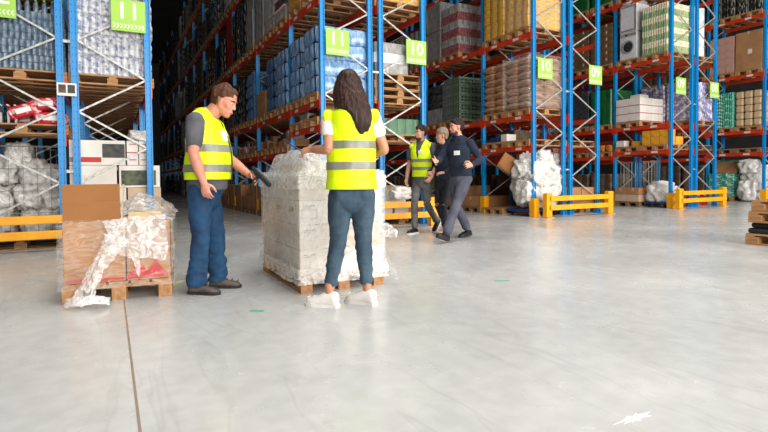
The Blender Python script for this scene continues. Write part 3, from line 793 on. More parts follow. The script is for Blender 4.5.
for b in range(2, 12):
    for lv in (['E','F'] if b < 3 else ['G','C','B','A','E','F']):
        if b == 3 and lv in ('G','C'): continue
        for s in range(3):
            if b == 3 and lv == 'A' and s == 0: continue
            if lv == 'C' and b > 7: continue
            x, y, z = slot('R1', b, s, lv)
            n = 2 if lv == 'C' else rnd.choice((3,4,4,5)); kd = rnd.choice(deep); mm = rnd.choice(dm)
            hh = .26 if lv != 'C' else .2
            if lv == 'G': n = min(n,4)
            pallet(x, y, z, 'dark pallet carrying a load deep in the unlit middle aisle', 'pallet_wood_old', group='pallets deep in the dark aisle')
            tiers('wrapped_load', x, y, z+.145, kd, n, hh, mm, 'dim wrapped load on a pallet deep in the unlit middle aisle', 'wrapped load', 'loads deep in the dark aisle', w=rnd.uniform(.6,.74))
for lv in ('E',):
    for b in (0,1):
        for s in range(2 if b == 0 else 3): wl('R1',b,s,lv,'box',4,.28,'load_grey','added grey wrapped boxes','wrapped load')
# left rack signed 10 ---------------------------------------------------
for s in (0,1): wl('R3',0,s,'A','flat',4,.3,'wrap_yellow','yellow and white wrapped packs','wrapped load',pm='pallet_wood_warm')
x, y, z = slot('R3',0,0,'B')
for k in range(4):
    pallet(x-.02+.02*(k%2), y, z+k*.147, 'empty wooden pallet, %s of the pile left of sign 10' % ['bottom','second','third','topmost'][k], 'pallet_wood', group='pile of empty pallets')
tiers('wrapped_load', x-.18, y, z+.59, 'flat', 3, .19, 'load_grey', 'whitish wrapped packs on the pallet pile left of sign 10', 'wrapped load', w=.72, d=.74, m2='white_roll')
cartons('R3',0,1,'B',2,2,3,'cardboard','brown carton',h=.28)
x, y, z = pal('R3',0,0,'C','pallet_wood')
tiers('wrapped_load', x+.05, y, z, 'flat', 1, .30, 'wrap_green', 'dark green wrapped block on low shelf, left rack signed 10', 'wrapped load', w=.7, d=.95)
x, y, z = pal('R3',0,0,'G','pallet_wood_old')
for (dx,w,h,zz,nm,ps) in [(-.33,.6,.32,0,'carton_white','bottom left'),(.05,.6,.26,0,'carton_offwhite','bottom middle'),(.36,.6,.2,0,'cardboard','bottom right'),(-.33,.5,.24,.325,'carton_offwhite','upper left'),(.02,.45,.2,.265,'carton_white','upper middle')]:
    carton(x+dx,y,z+zz,w,.33,h,nm,'pale carton, %s of the pile behind the middle yellow barrier' % ps,group='pale cartons behind the barrier')
bag((x-.05,y-.42,.62),(.2,.1,.12),'white plastic bag on pale cartons behind middle barrier',12)
cartons('R3',0,1,'G',2,2,2,'cardboard','brown carton',h=.3,pm='pallet_wood_old')
for b in (1,2): 
    for s in (0,1,2):
        wl('R3',b,s,'B','box',4,.27,'load_brown_dark','brown wrapped boxes','wrapped load')
        wl('R3',b,s,'A','box',4,.27,'load_grey','added grey wrapped boxes','wrapped load')
        wl('R3',b,s,'G','box',3,.27,'load_brown_dark','brown wrapped boxes','wrapped load')
# centre-right row (right rack signed 10) ---------------------------------
for s in (0,1):
    wl('S1',0,s,'A','box',8,.19,'wrap_yellow','tall yellow wrapped packs','wrapped load',pm='pallet_wood_warm')
    sacks('S1',0,s,'B',7,'sack_paper','brown paper sack')
    pal('S1',0,s,'C','pallet_wood_warm')
x, y, z = slot('S1',0,0,'B')
o = shell('film_wrap', .80, 1.20, z+.16, z+1.35, 'film', None, .02, seed=3); o.location = (x,y,0); tag(o, 'torn clear film around the nearer brown sacks behind sign 10', 'stretch film')
x, y, z = slot('S1',0,0,'A')
o = shell('film_wrap', .78, 1.16, z+.16, z+1.62, 'film', None, .02, seed=5); o.location = (x,y,0); tag(o, 'clear film around the nearer yellow packs above sign 10', 'stretch film')
x, y, z = slot('S1',0,1,'C')
carton(x-.3,y+.1,z+.145,.3,.3,.12,'plastic_blue','flat blue crate on the low shelf near the sacks',tp=False,name='crate',cat='crate')
carton(x-.3,y-.25,z+.145,.2,.3,.18,'carton_white','small white carton beside the flat blue crate',tp=False)
carton(x+.1,y+.0,z+.145,.5,.4,.3,'load_brown_dark','dark brown carton at the back of the low shelf, centre-right',tp=False)
o = obj('cardboard_sheet', MB().bbox(-.02,.02,-.3,.3,0,2.05,b=.004), 'cardboard_pale', loc=(9.545,9.3,0)); tag(o,'tall pale cardboard panel standing upright behind the centre-right rack','cardboard panel')
pallet(8.96,9.30,0,'empty wooden pallet on the floor left of the white bundle','pallet_wood')
# wrapped white bundle on blue dolly
dl = empty('dolly', (8.90,8.42,0)); obj('deck', MB().bbox(-.5,.5,-.36,.36,.10,.16,b=.015), 'plastic_blue', dl)
for sx in (-1,1):
    for syy in (-1,1): obj('castor', MB().cyl((sx*.4,syy*.28-.02,.05),(sx*.4,syy*.28+.02,.05),.05,14), 'black_rubber', dl)
tag(dl,'blue plastic dolly under the big white plastic bundle','dolly')
PB = o = blob('plastic_bundle',(0,0,0),(.40,.32,.60),'bag_white',None,.4,8.5,1.5,90,64,-.66); o.location=(8.86,8.42,.84); tag(o,'big white plastic film bundle on blue dolly behind the yellow barrier','plastic bundle')
for k,(dx,dy,dz,r) in enumerate([(-.3,-.1,-.3,.27),(-.12,-.16,.12,.3),(.22,-.12,-.12,.3),(.05,-.15,-.42,.26),(-.32,.05,.22,.22),(.12,-.05,.42,.24),(.42,-.05,.15,.2)]):
    b_ = blob('crumpled_bag', (0,0,0), (r,.22,r), 'bag_white', PB, .38, k*2.3+1, 1.6, 60, 40); b_.location = (dx,dy-.10,dz+.02)
o = sheet('cardboard_flap',[[(-.2,0,.19),(.2,0,.19)],[(-.2,0,-.19),(.2,0,-.19)]],4,4,'cardboard_bright',None,.004); 
so = o.modifiers.new('s','SOLIDIFY'); so.thickness=.008; o.location=(8.28,8.62,1.22); o.rotation_euler=(.1,.55,-.25); tag(o,'brown cardboard flap tilted out of the white plastic bundle','cardboard flap')
roll_cage(9.45,8.45,.62,.40,1.55,'grey wire roll cage behind the white bundle, seen through end frame')
bag((9.45,8.45,.45),(.16,.2,.22),'white bag low in the roll cage behind the bundle',21); bag((9.45,8.45,.87),(.16,.2,.2),'white bag in the middle of the roll cage behind the bundle',22)
bag((9.44,8.45,1.27),(.16,.2,.19),'white bag on top in the roll cage behind the bundle',23)
# bay two of S1
def crates(row, bay, s, lv, nz, h, ms, look, nx=3, ny=2, kind='crate'):
    x, y, z = pal(row,bay,s,lv); w = .74/ny; d = 1.08/nx
    for k in range(nz):
        for i in range(nx):
            for j in range(ny):
                m = ms[j % len(ms)]; key = ('crate',round(w,3),round(d,3),h,m)
                if key not in CM:
                    b = MB(); W, D = w*.98/2, d*.98/2
                    b.box(-D,D,-W,W,0,.01)
                    for zz, hh in ((.0,.045),(h*.42,.03),(h-.05,.045)):
                        b.box(-D,D,-W,-W+.012,zz,zz+hh).box(-D,D,W-.012,W,zz,zz+hh).box(-D,-D+.012,-W,W,zz,zz+hh).box(D-.012,D,-W,W,zz,zz+hh)
                    for a in range(6):
                        xx = -D+.006+(2*D-.012)*a/5; yy = -W+.006+(2*W-.012)*a/5
                        for q in (-W+.006, W-.006): b.box(xx-.006,xx+.006,q-.005,q+.005,0,h-.01)
                        for q in (-D+.006, D-.006): b.box(q-.005,q+.005,yy-.006,yy+.006,0,h-.01)
                    fil = MB()
                    for p in range(3):
                        for q in range(3): fil.cyl((-D*.66+p*D*.66,-W*.66+q*W*.66,.012),(-D*.66+p*D*.66,-W*.66+q*W*.66,h*.9),min(D,W)*.27,8)
                    me = b.mesh('crate'); me.materials.append(MATS[m]); fm = fil.mesh('bottles'); fm.materials.append(MATS['crate_dark']); CM[key] = (me, fm)
                me, fm = CM[key]
                o = put('bottle_crate', me, None, None, (x-.54+d*(i+.5), y-.37+w*(j+.5), z+k*(h+.002))); f = put('bottles', fm, None, o); f['kind'] = 'stuff'
                lab = '%s, %s tier %s %s, %s' % (look[j % len(look)], TW[k], ['left','middle','right'][i], ['front','back'][j], place(row,bay,s,lv).replace(' slot','',1).replace(' bay','',1))
                if len(lab.split()) > 16: lab = lab.replace(' rack signed',' rack',1)
                tag(o, lab, 'crate', 'bottle crates in %s bay, %s' % (BN[bay], ROWN[row]))
crates('S1',1,1,'B',5,.23,['crate_green','crate_grey'],['green-grey crate','grey bottle crate'])
wl('S1',1,1,'A','can',6,.215,'wrap_red','red and grey cans in film','wrapped load',m2='load_grey')
x, y, z = pal('S1',1,2,'A')
def appliance(x, y, z, label, door=True, face=-1, m='appliance_white', w=.58, d=.6, h=.78):
    r = empty('washing_machine', (x,y,z))
    obj('cabinet', MB().bbox(-d/2,d/2,-w/2,w/2,0,h,b=.015), m, r)
    X = -d/2
    if door:
        ring = MB(); n = 28
        for k in range(n):
            a = 2*PI*k/n; b = 2*PI*(k+1)/n
            ring.bar((X-.012,.17*math.cos(a),.36+.17*math.sin(a)),(X-.012,.17*math.cos(b),.36+.17*math.sin(b)),.03,.03,(1,0,0))
        dr = obj('door', ring, 'load_grey', r); obj('glass', MB().ell((X-.005,0,.36),(.02,.145,.145)), 'appliance_dark', dr)
        obj('control_panel', MB().box(X-.004,X,-w/2+.02,w/2-.02,h-.12,h-.03), 'load_grey', r); obj('knob', MB().cyl((X-.02,.05,h-.075),(X,.05,h-.075),.025,14), 'appliance_dark', r)
    else:
        obj('foam_frame', MB().bbox(X-.015,X,-w/2+.01,-w/2+.05,.02,h-.02,b=.003).bbox(X-.015,X,w/2-.05,w/2-.01,.02,h-.02,b=.003).bbox(X-.015,X,-w/2+.05,w/2-.05,h-.07,h-.02,b=.003).bbox(X-.015,X,-w/2+.05,w/2-.05,.02,.07,b=.003), 'load_grey', r)
    tag(r, label, 'washing machine'); return r
for k in range(2):
    appliance(x-.2,y-.02,z+k*.80,'wrapped grey-white appliance, %s, next to the red cans, high shelf' % ['lower','upper'][k],door=False,w=.7,d=.66,h=.79,m='load_grey')
x, y, z = pal('S1',1,2,'B')
carton(x-.25,y,z,.7,.5,.42,'load_grey','low grey carton under black bundles, left of grey crates',tp=False)
for k in range(3):
    o = blob('black_bundle',(0,0,0),(.26,.34,.13),'crate_dark',None,.3,k+40,3,28,18); o.location=(x-.25,y,z+.54+k*.22); tag(o,'crumpled black wrapped bundle, %s of three, left of grey crates' % ['lowest','middle','topmost'][k],'bundle')
for s in (0,1,2): pal('S1',1,s,'C')
small_cartons('S1',1,'C',None,0,'small carton on low shelf behind suited man',seed=11,m=('load_brown_dark','cardboard'))
for s in (0,1,2): cartons('S1',1,s,'G',2,1,[1,2,1][s],'cardboard','brown carton',h=.26,pm='pallet_wood_old')
for b in (2,3):
    for s in range(3):
        wl('S1',b,s,'B','box',4,.27,'load_brown_dark','brown wrapped boxes','wrapped load'); wl('S1',b,s,'A','box',4,.27,'load_grey','added grey wrapped boxes','wrapped load')
        wl('S1',b,s,'G','box',3,.27,'load_brown_dark','brown wrapped boxes','wrapped load')
# left rack signed 09 -------------------------------------------------------
pal('S3',0,0,'C','pallet_wood_warm'); cartons('S3',0,0,'G',2,2,2,'cardboard','brown carton',h=.24,pm='pallet_wood_old')
for s in (0,1,2):
    wl('S3',1,s,'B','box',4,.26,'load_grey','pale wrapped boxes','wrapped load'); wl('S3',1,s,'A','box',4,.26,'load_brown_dark','brown wrapped boxes','wrapped load')
    wl('S3',1,s,'G','box',3,.27,'load_brown_dark','brown wrapped boxes','wrapped load')
# right row (right rack signed 09) --------------------------------------------
wl('T1',0,0,'A','can',8,.165,'lime_pack','green and cream bottled packs','wrapped load',m2='cream_pack')
x, y, z = pal('T1',0,1,'A')
appliance(x-.22,y+.01,z,'white washing machine with round dark door, lower of two stacked',w=.52)
appliance(x-.22,y+.01,z+.79,'white wrapped appliance stacked on the washing machine',door=False,w=.52)
o = blob('stretch_film',(0,0,0),(.3,.3,.09),'film_thick',None,.4,3.2,3,30,18); o.location=(x-.22,y+.04,z+1.62); tag(o,'crumpled film cap on the stacked white appliances','stretch film')
x, y, z = pal('T1',0,1,'B')
for k in range(3):
    for i in range(2):
        for j in range(2):
            lab = 'white carton with magenta edge line, %s tier %s %s, behind sign 09' % (TW[k],['left','right'][i],['front','back'][j])
            c = carton(x-.27+.545*i,y-.19+.375*j,z+k*.225,.37,.54,.222,'carton_white',lab,tp=False,group='white cartons with magenta lines')
            obj('magenta_line', MB().box(-.272,.272,-.187,.187,.004,.022), 'print_magenta', c)
carton(x,y,z+.675,.3,.4,.14,'carton_white','small white carton on top of the magenta-lined stack',tp=False)
wl('T1',1,0,'B','flat',1,1.05,'wrap_green','dark green wrapped block','wrapped load'); crates('T1',1,1,'B',5,.22,['crate_dark'],['dark bottle crate'])
for s in (0,1):
    cartons('T1',1,s,'A',2,2,6,'tray_brown','brown tray',h=.2,tape='cardboard_pale')
    wl('T1',1,s,'E','flat',3,.3,'wrap_green','dark green wrapped packs','wrapped load'); wl('T1',0,s,'E','box',3,.3,'load_dark_glints','added dark wrapped boxes','wrapped load')
for s in (0,1): pal('T1',0,s,'C','pallet_wood_warm')
x, y, z = slot('T1',0,0,'C')
for i in range(2):
    for j in range(3):
        carton(x-.33+.36*i,y-.25+.25*j,z+.145,.235,.33,.22,'yellow_carton','yellow carton on low shelf behind right sign 09, %s %s' % (['left','right'][i],['front','middle','back'][j]),tp=False,group='yellow cartons')
        if i == 0 or j == 1: carton(x-.33+.36*i,y-.25+.25*j,z+.368,.235,.33,.18,'yellow_carton','upper yellow carton, low shelf behind right sign 09, %s %s' % (['left','right'][i],['front','middle','back'][j]),tp=False,group='yellow cartons')
x, y, z = slot('T1',0,1,'C')
for j in range(2): carton(x-.25,y-.42+.26*j,z+.145,.24,.33,.14,'yellow_carton','low yellow carton left of the yellow stack, %s' % ['nearer','farther'][j],tp=False,group='yellow cartons')
carton(x-.45,y+.22,z+.145,.26,.24,.17,'carton_white','small white carton alone on the low shelf between yellow goods',tp=False)
for s in (0,1,2): pal('T1',1,s,'C')
x, y, z = slot('T1',1,0,'C')
for k in range(6):
    o = blob('net_bag',(0,0,0),(.17,.13,.11),'orange_bag',None,.25,k+60,3,20,14); o.location=(x-.38+.33*(k%2)*1.0,y-.25+.25*(k//2),z+.145+.1); tag(o,'orange net bag on the low shelf left of the white small carton','bag','orange net bags')
# floor of T1 bay
x, y, z = pal('T1',0,1,'G','pallet_wood_old')
for k in range(2):
    for j in range(2):
        carton(x-.1,y-.19+.38*j,z+k*.2,.37,.95,.195,'cardboard' if k else 'cardboard_pale','long brown carton on floor pallet, %s %s, right rack 09' % (['lower','upper'][k],['front','back'][j]),group='long brown cartons')
dl = empty('dolly', (14.0,8.42,0)); obj('deck', MB().bbox(-.45,.45,-.3,.3,.10,.15,b=.015), 'plastic_blue', dl)
for sx in (-1,1):
    for syy in (-1,1): obj('castor', MB().cyl((sx*.36,syy*.22-.02,.05),(sx*.36,syy*.22+.02,.05),.05,12), 'black_rubber', dl)
tag(dl,'blue dolly under a white sack on the floor, right rack signed 09','dolly')
bag((13.85,8.45,.42),(.26,.3,.30),'white sack on the small blue dolly, right rack signed 09',51,zmin=.16,m='bag_white')
roll_cage(14.3,9.35,.7,.8,1.3,'empty grey roll cage behind the long brown cartons, right side')
bag((14.35,8.5,.35),(.24,.25,.24),'white bag behind the right yellow barrier',53,zmin=.1)
for s in (0,1,2):
    wl('T1',1,s,'G','box',3,.27,'load_brown_dark','brown wrapped boxes','wrapped load')
    for b in (2,): wl('T1',b,s,'B','box',4,.27,'load_grey','added grey wrapped boxes','wrapped load'); wl('T1',b,s,'A','box',4,.27,'load_brown_dark','brown wrapped boxes','wrapped load')
# rack signed 08
wl('T3',0,0,'B','flat',4,.27,'violet_pack','violet and white packs','wrapped load'); wl('T3',0,1,'B','flat',4,.27,'violet_pack','violet and white packs','wrapped load')
x, y, z = pal('T3',0,0,'A')
for k in range(3):
    o = obj('white_roll', MB().cyl((0,0,0),(0,0,1.45),.13,20), 'white_roll', loc=(x-.3+.27*k,y-.1,z)); obj('core', MB().cyl((0,0,1.45),(0,0,1.47),.04,12), 'cardboard', o)
    tag(o,'tall white roll standing on high shelf above sign 08, %s of three' % ['leftmost','middle','rightmost'][k],'roll','tall white rolls')
wl('T3',0,1,'A','flat',4,.3,'cream_pack','cream wrapped packs','wrapped load')
for s in (0,1): pal('T3',0,s,'C','pallet_wood_old')
for k in range(5):
    o = obj('canister', MB().cyl((0,0,0),(0,0,.26),.085,18).cyl((0,0,.26),(0,0,.29),.05,14), 'print_red', loc=(14.95+.18*k,8.28+.05*(k%2),0)); obj('lid', MB().cyl((0,0,.29),(0,0,.315),.035,12), 'white_label', o)
    tag(o,'red canister on the floor behind the right barrier, %s from left' % TW[k].replace('bottom','first'),'canister','red canisters')
# rack at right edge
x, y, z = pal('U1',0,0,'A')
carton(x,y,z,.74,1.08,1.22,'cardboard','big brown wrapped carton on high shelf at the right edge',extras=[('paper_label',MB().box(-.543,-.5405,-.1,.02,.5,.64),'white_label')])
cartons('U1',0,1,'A',2,3,5,'cardboard_pink','pinkish carton',h=.235,tape='cardboard_pink')
wl('U1',0,1,'B','can',5,.23,'teal_carton','teal drink packs in film','wrapped load')
x, y, z = pal('U1',0,0,'B')
ROLLM = MB().bbox(-.26,.26,-.118,.118,0,.225,b=.05).mesh('paper_bundle'); ROLLM.materials.append(MATS['beige_roll'])
for k in range(5):
    for i in range(2):
        for j in range(3):
            o = put('paper_bundle', ROLLM, None, None, (x-.27+.54*i,y-.25+.25*j,z+k*.228))
            tag(o,'beige paper bundle, %s tier %s %s, beside the teal packs' % (TW[k],['left','right'][i],['front','middle','back'][j]),'paper bundle','beige paper bundles')
for s in (0,1): wl('U1',0,s,'E','box',3,.26,'load_dark_glints','dark mixed goods','wrapped load'); pal('U1',0,s,'C','pallet_wood_old')
cartons('U1',0,1,'G',2,2,3,'teal_carton','teal carton',h=.26,tape='white_label')
o = obj('cardboard_sheet', MB().bbox(-.01,.01,-.36,.36,-.22,.22,b=.003), 'cardboard', loc=(17.9,8.9,1.02)); o.rotation_euler=(.0,.5,.0); o.location=(18.62,9.15,1.13)
tag(o,'brown cardboard sheet leaning on the teal cartons','cardboard panel')
carton(19.16,9.23,.938,.7,.5,.45,'teal_carton','teal carton on top behind the brown sheet, right rear',tp=False)
for k,(dx,dz,r) in enumerate([(-.3,.35,.33),(.2,.4,.3),(-.1,.85,.3),(.25,.95,.25),(-.35,1.15,.22)]):
    bag((18.95+dx,8.45,dz),(r,.28,r),'white plastic bag piled on the floor at the right edge',k+70,zmin=.02,group='white bags at the right edge')
for b in (1,):
    for s in range(3):
        wl('U1',b,s,'A','box',4,.27,'load_brown_dark','brown wrapped boxes','wrapped load'); wl('U1',b,s,'B','box',4,.27,'load_grey','added grey wrapped boxes','wrapped load'); wl('U1',b,s,'G','box',4,.27,'load_brown_dark','brown wrapped boxes','wrapped load')
# unseen upper loads, left pair and middle row, added to block light
for row, nb in (('L1',3),('L3',4)):
    for b in range(nb):
        for s in range(2 if b == 0 else 3):
            for lv in ('A','E'):
                wl(row,b,s,lv,'box',5,.3,'load_dark_glints','added dark wrapped boxes','wrapped load')
            if b >= 1 and not (b == 1 and s == 0): wl(row,b,s,'B','box',4,.3,'load_dark_glints','added dark wrapped boxes','wrapped load')
for b in (0,1):
    for s in range(2 if b == 0 else 3): wl('R1',b,s,'F','box',4,.28,'load_grey','added grey wrapped boxes','wrapped load')

# ------------------------------------------------------------------ foreground goods
class Fr:
    """local frame of a pallet load: p along the near edge, q into depth"""
    def __init__(s, c, u):
        s.c = Vector((c[0],c[1],0)); s.u = Vector((u[0],u[1],0)).normalized(); s.v = Vector((-s.u.y, s.u.x, 0)); s.rz = math.atan2(s.v.y, s.v.x)
    def P(s, p, q, z=0): w = s.c+s.u*p+s.v*q; return (w.x, w.y, z)
F1 = Fr((-.336,4.256),(.757,-.095)); F2 = Fr((1.347,3.694),(.759,-.012))
def fpallet(F, w, d, m, label):
    x, y, _ = F.P(w/2, d/2)
    return pallet(x, y, 0, label, m, F.rz, 'pallets on the open floor', (w, d))
def fcarton(F, p0, p1, q0, q1, z, h, m, label, **k):
    x, y, _ = F.P((p0+p1)/2, (q0+q1)/2)
    return carton(x, y, z, (p1-p0), (q1-q0), h, m, label, rz=F.rz, **k)
fpallet(F1, .77, 1.14, 'pallet_wood_warm', 'wooden pallet under brown cartons beside the man in blue jeans')
c = fcarton(F1, .012,.435,.01,.52,.146,.47,'cardboard','open brown carton with raised flap, front left of the near pallet',tape='tape_brown',tp=False)
# carton-local: x = depth, y = -p
fl = obj('flap', MB().bbox(-.003,.003,-.196,.196,0,.142,b=.0015), 'cardboard_bright', c, (-.252,.012,.47))
obj('flap_tip', MB().bbox(-.003,.003,-.196,.196,0,.14,b=.0015), 'cardboard_bright', fl, (0,0,.143), rot=(0,-.03,0))
f2 = obj('flap', MB().bbox(-.035,.035,-.003,.003,0,.28,b=.0015), 'cardboard_inside', c, (-.215,-.190,.47), rot=(.06,0,0))
obj('crease', MB().box(-.0045,.0035,-.196,.196,-.002,.002), 'tape_brown', fl, (0,0,.143))
obj('red_print', MB().box(-.2575,-.2555,-.2,.2,.008,.03), 'print_red', c)
c = fcarton(F1, .445,.76,.01,.52,.146,.462,'cardboard','brown carton with red arrows printed low, front right of the near pallet',tape='tape_brown')
ar = MB()
for yy in (.07,-.05):
    ar.add([(-.2575,yy-.075,.05),(-.2575,yy+.075,.05),(-.2575,yy,.15)],[(0,1,2)]); ar.box(-.2575,-.2565,yy-.09,yy+.09,.012,.05)
obj('red_print', ar, 'print_red', c)
obj('side_print', MB().box(-.1,.1,-.1595,-.1585,.05,.13), 'print_red', c)
fcarton(F1, .0,.38,.53,1.12,.146,.46,'cardboard','brown carton at the back left of the near pallet',tape='tape_brown')
fcarton(F1, .39,.765,.53,1.12,.146,.50,'cardboard_pale','pale brown carton at the back right of the near pallet',tape='tape_brown')
fcarton(F1, .45,.70,.12,.50,.611,.06,'cardboard_inside','flat pale carton lying on top of the red-printed carton',tp=False)
x, y, _ = F1.P(.385,.57); fw = empty('stretch_film', (x,y,0), F1.rz)
o = shell('side_wrap', .80, 1.17, .10, .63, 'film', fw, .022, n=34, nz=22, seed=2)
mound = sheet('top_film', [[(-.46,.02,.62),(-.46,-.14,.67),(-.46,-.30,.66),(-.44,-.40,.60)],[(-.25,.03,.68),(-.25,-.14,.74),(-.25,-.28,.72),(-.25,-.41,.62)],[(0,.05,.72),(.0,-.12,.82),(.0,-.28,.76),(.0,-.42,.63)],[(.3,.06,.70),(.3,-.12,.78),(.3,-.28,.74),(.3,-.42,.62)],[(.56,.06,.64),(.56,-.12,.68),(.56,-.28,.66),(.56,-.42,.6)]], 44, 44, 'film_thick', fw, .03, 3, freq=5)
g = lambda px, py, q: (-.57+q, .385-(px-62)/110*.77, .113+(290-py)*.00749)
sheet('torn_sheet', [[g(96,220,.05),g(130,218,.05),g(166,219,.05)],[g(104,224,-.015),g(135,224,-.02),g(168,224,-.01)],[g(108,240,-.03),g(136,242,-.05),g(168,243,-.02)],[g(112,254,-.05),g(138,262,-.045),g(165,266,-.02)]], 46, 34, 'film_thick', fw, .022, 8, freq=7)
sheet('hanging_tail', [[g(106,236,-.03),g(120,238,-.05),g(132,240,-.03)],[g(100,250,-.06),g(108,252,-.09),g(118,256,-.05)],[g(91,268,-.09),g(97,270,-.13),g(105,272,-.08)],[g(82,284,-.12),g(90,287,-.16),g(98,287,-.12)],[g(72,299,-.15),g(84,302,-.19),g(98,300,-.15)]], 26, 50, 'film_thick', fw, .02, 5, freq=8)
sheet('hanging_tail', [[g(128,252,-.03),g(136,254,-.03)],[g(134,268,-.05),g(140,268,-.05)],[g(137,280,-.04),g(138.5,281,-.04)]], 8, 20, 'film_thick', fw, .01, 7, freq=8)
sheet('floor_tail', [[g(68,297,-.12),g(80,292,-.18),g(92,293,-.2),g(112,297,-.16)],[g(70,302,-.2),g(82,300,-.24),g(95,300,-.26),g(112,302,-.2)]], 34, 16, 'film_thick', fw, .015, 9, freq=8)
tag(fw, 'torn clear stretch film hanging off the near brown carton pallet onto the floor', 'stretch film')

fpallet(F2, .76, 1.14, 'pallet_wood_warm', 'wooden pallet under the film-wrapped white cartons by the woman')
rnd = random.Random(3); CW = {}
hts = [.2,.2,.195,.19]; z = .146
for k in range(4):
    for i in range(2):
        for j in range(3):
            if i == 1 and j == 1: continue
            sp = .40 if k % 2 else .36
            p0, p1 = ((.0,sp) if i == 0 else (sp+.004,.755)); q0 = .01+j*.37
            m = 'carton_offwhite' if rnd.random() < .6 else 'carton_white'
            if i == 1 and j == 0 and k in (1,): m = 'cardboard_pale'
            c = fcarton(F2, p0,p1,q0,q0+.366,z,hts[k],m,'white carton in the film-wrapped pallet, %s tier, %s %s' % (TW[k],['left','right'][i],['front','middle','back'][j]),group='white cartons on the wrapped pallet',tape='tape_clear',tp=False)
            if j == 0:
                W = p1-p0; pr = MB(); pr.box(-.185,-.1838,W/2-.03,W/2-.13,hts[k]-.045,hts[k]-.038).box(-.185,-.1838,W/2-.03,W/2-.10,hts[k]-.06,hts[k]-.055)
                pr.box(-.185,-.1838,-W/2+.02,-W/2+.09,.03,.036).box(-.185,-.1838,-W/2+.02,-W/2+.07,.045,.05)
                if k == 2: pr.box(-.185,-.1838,W/2-.02,W/2-.15,.05,.053).box(-.185,-.1838,W/2-.02,W/2-.15,.12,.123).box(-.185,-.1838,W/2-.02,W/2-.023,.05,.12).box(-.185,-.1838,W/2-.147,W/2-.15,.05,.12)
                obj('print', pr, 'print_grey', c)
            if i == 0 and k == 2 and j in (0,1):
                obj('handling_icon', MB().box(-.03,.01,(p1-p0)/2+.0005,(p1-p0)/2+.002,.10,.14).box(.04,.08,(p1-p0)/2+.0005,(p1-p0)/2+.002,.10,.14), 'print_dark', c)
    z += hts[k]+.002
for i in range(2):
    for j in range(3):
        fcarton(F2, .12+.26*i,.37+.26*i,.20+.25*j,.44+.25*j,z,.13,'carton_white','white carton in the film-wrapped pallet, topmost tier, %s %s' % (['left','right'][i],['front','middle','back'][j]),group='white cartons on the wrapped pallet',tp=False)
x, y, _ = F2.P(.38,.57); fw = empty('stretch_film', (x,y,0), F2.rz)
shell('side_wrap', .768, 1.145, .12, .99, 'film_veil', fw, .009, n=40, nz=40, seed=4, flare=.035)
shell('bottom_wrap', .80, 1.18, .075, .20, 'film_thick', fw, .022, n=40, nz=8, seed=9, flare=.01)
# draped top
vs = []; fs = []; nx, ny = 64, 48
for j in range(ny+1):
    for i in range(nx+1):
        u = -1+2*i/nx; v = -1+2*j/ny
        X = u*.588; Y = v*.396
        e = min(1, (1-abs(u))*3.0); f_ = min(1, (1-abs(v))*3.0)
        hgt = (e*e*(3-2*e))*(f_*f_*(3-2*f_))
        zz = .945+.22*hgt+noise.noise(Vector((X*6,Y*6,2)))*.024*(.3+hgt)+noise.noise(Vector((X*15,Y*15,5)))*.007
        kx = 1+.01*noise.noise(Vector((X*8,Y*8,7)))
        vs.append((X*kx, Y*kx, zz))
for j in range(ny):
    for i in range(nx): a = j*(nx+1)+i; fs.append((a,a+1,a+nx+2,a+nx+1))
obj('top_cover', MB().add(vs,fs), 'film_thick', fw, smooth=True)
shell('neck_wrap', .785, 1.165, .84, .95, 'film_thick', fw, .010, n=40, nz=10, seed=12)
h2 = lambda px, py, q: (-.57+q, .38-(px-301)/83*.76, .14+(277-py)*.0080)
sheet('loose_tail', [[h2(376,226,0),h2(376,244,0)],[h2(386,228,-.05),h2(384,243,-.04)],[h2(394,236,-.08),h2(393,244,-.08)]], 12, 24, 'film_thick', fw, .015, 3, freq=8)
sheet('loose_tail', [[h2(376,240,0),h2(377,262,0)],[h2(384,262,-.05),h2(382,275,-.05)],[h2(394,285,-.1),h2(392,289,-.1)]], 10, 24, 'film', fw, .012, 6, freq=8)
tag(fw, 'cloudy stretch film around the white cartons between man and woman', 'stretch film')

# stack at the right edge
SX = 7.41
def spal(z, y, dx, label, m): 
    return pallet(SX+.6+dx, y, z, label, m, 0, 'pallets stacked at the right edge', (.8,1.2)) 
def spal2(z, dy, dx, label, m):
    return pallet(SX+.4+dx, 3.41-.6+dy, z, label, m, PI/2, 'pallets stacked at the right edge', (.8,1.2))
spal2(0,0,0,'wooden pallet at the very bottom of the right-edge stack','pallet_wood')
o = empty('strapped_bundle', (SX+.42,2.84,.145)); obj('body', MB().bbox(-.40,.38,-.58,.56,0,.07,b=.03).bbox(-.36,.38,-.56,.54,.07,.142,b=.03), 'black_rubber', o)
obj('paper_label', MB().box(-.405,-.399,.05,.22,.03,.12), 'white_label', o)
tag(o, 'flat black plastic bundle with white label, between pallets at right edge', 'bundle')
for k, (dy,dx) in enumerate([(-.03,.0),(-.05,.03),(-.22,.10)]):
    spal2(.29+k*.146, dy, dx, 'wooden pallet %s of the right-edge stack' % ['just above the black bundle','second above the black bundle','on top'][k], ['pallet_wood_warm','pallet_wood','pallet_wood_warm'][k])

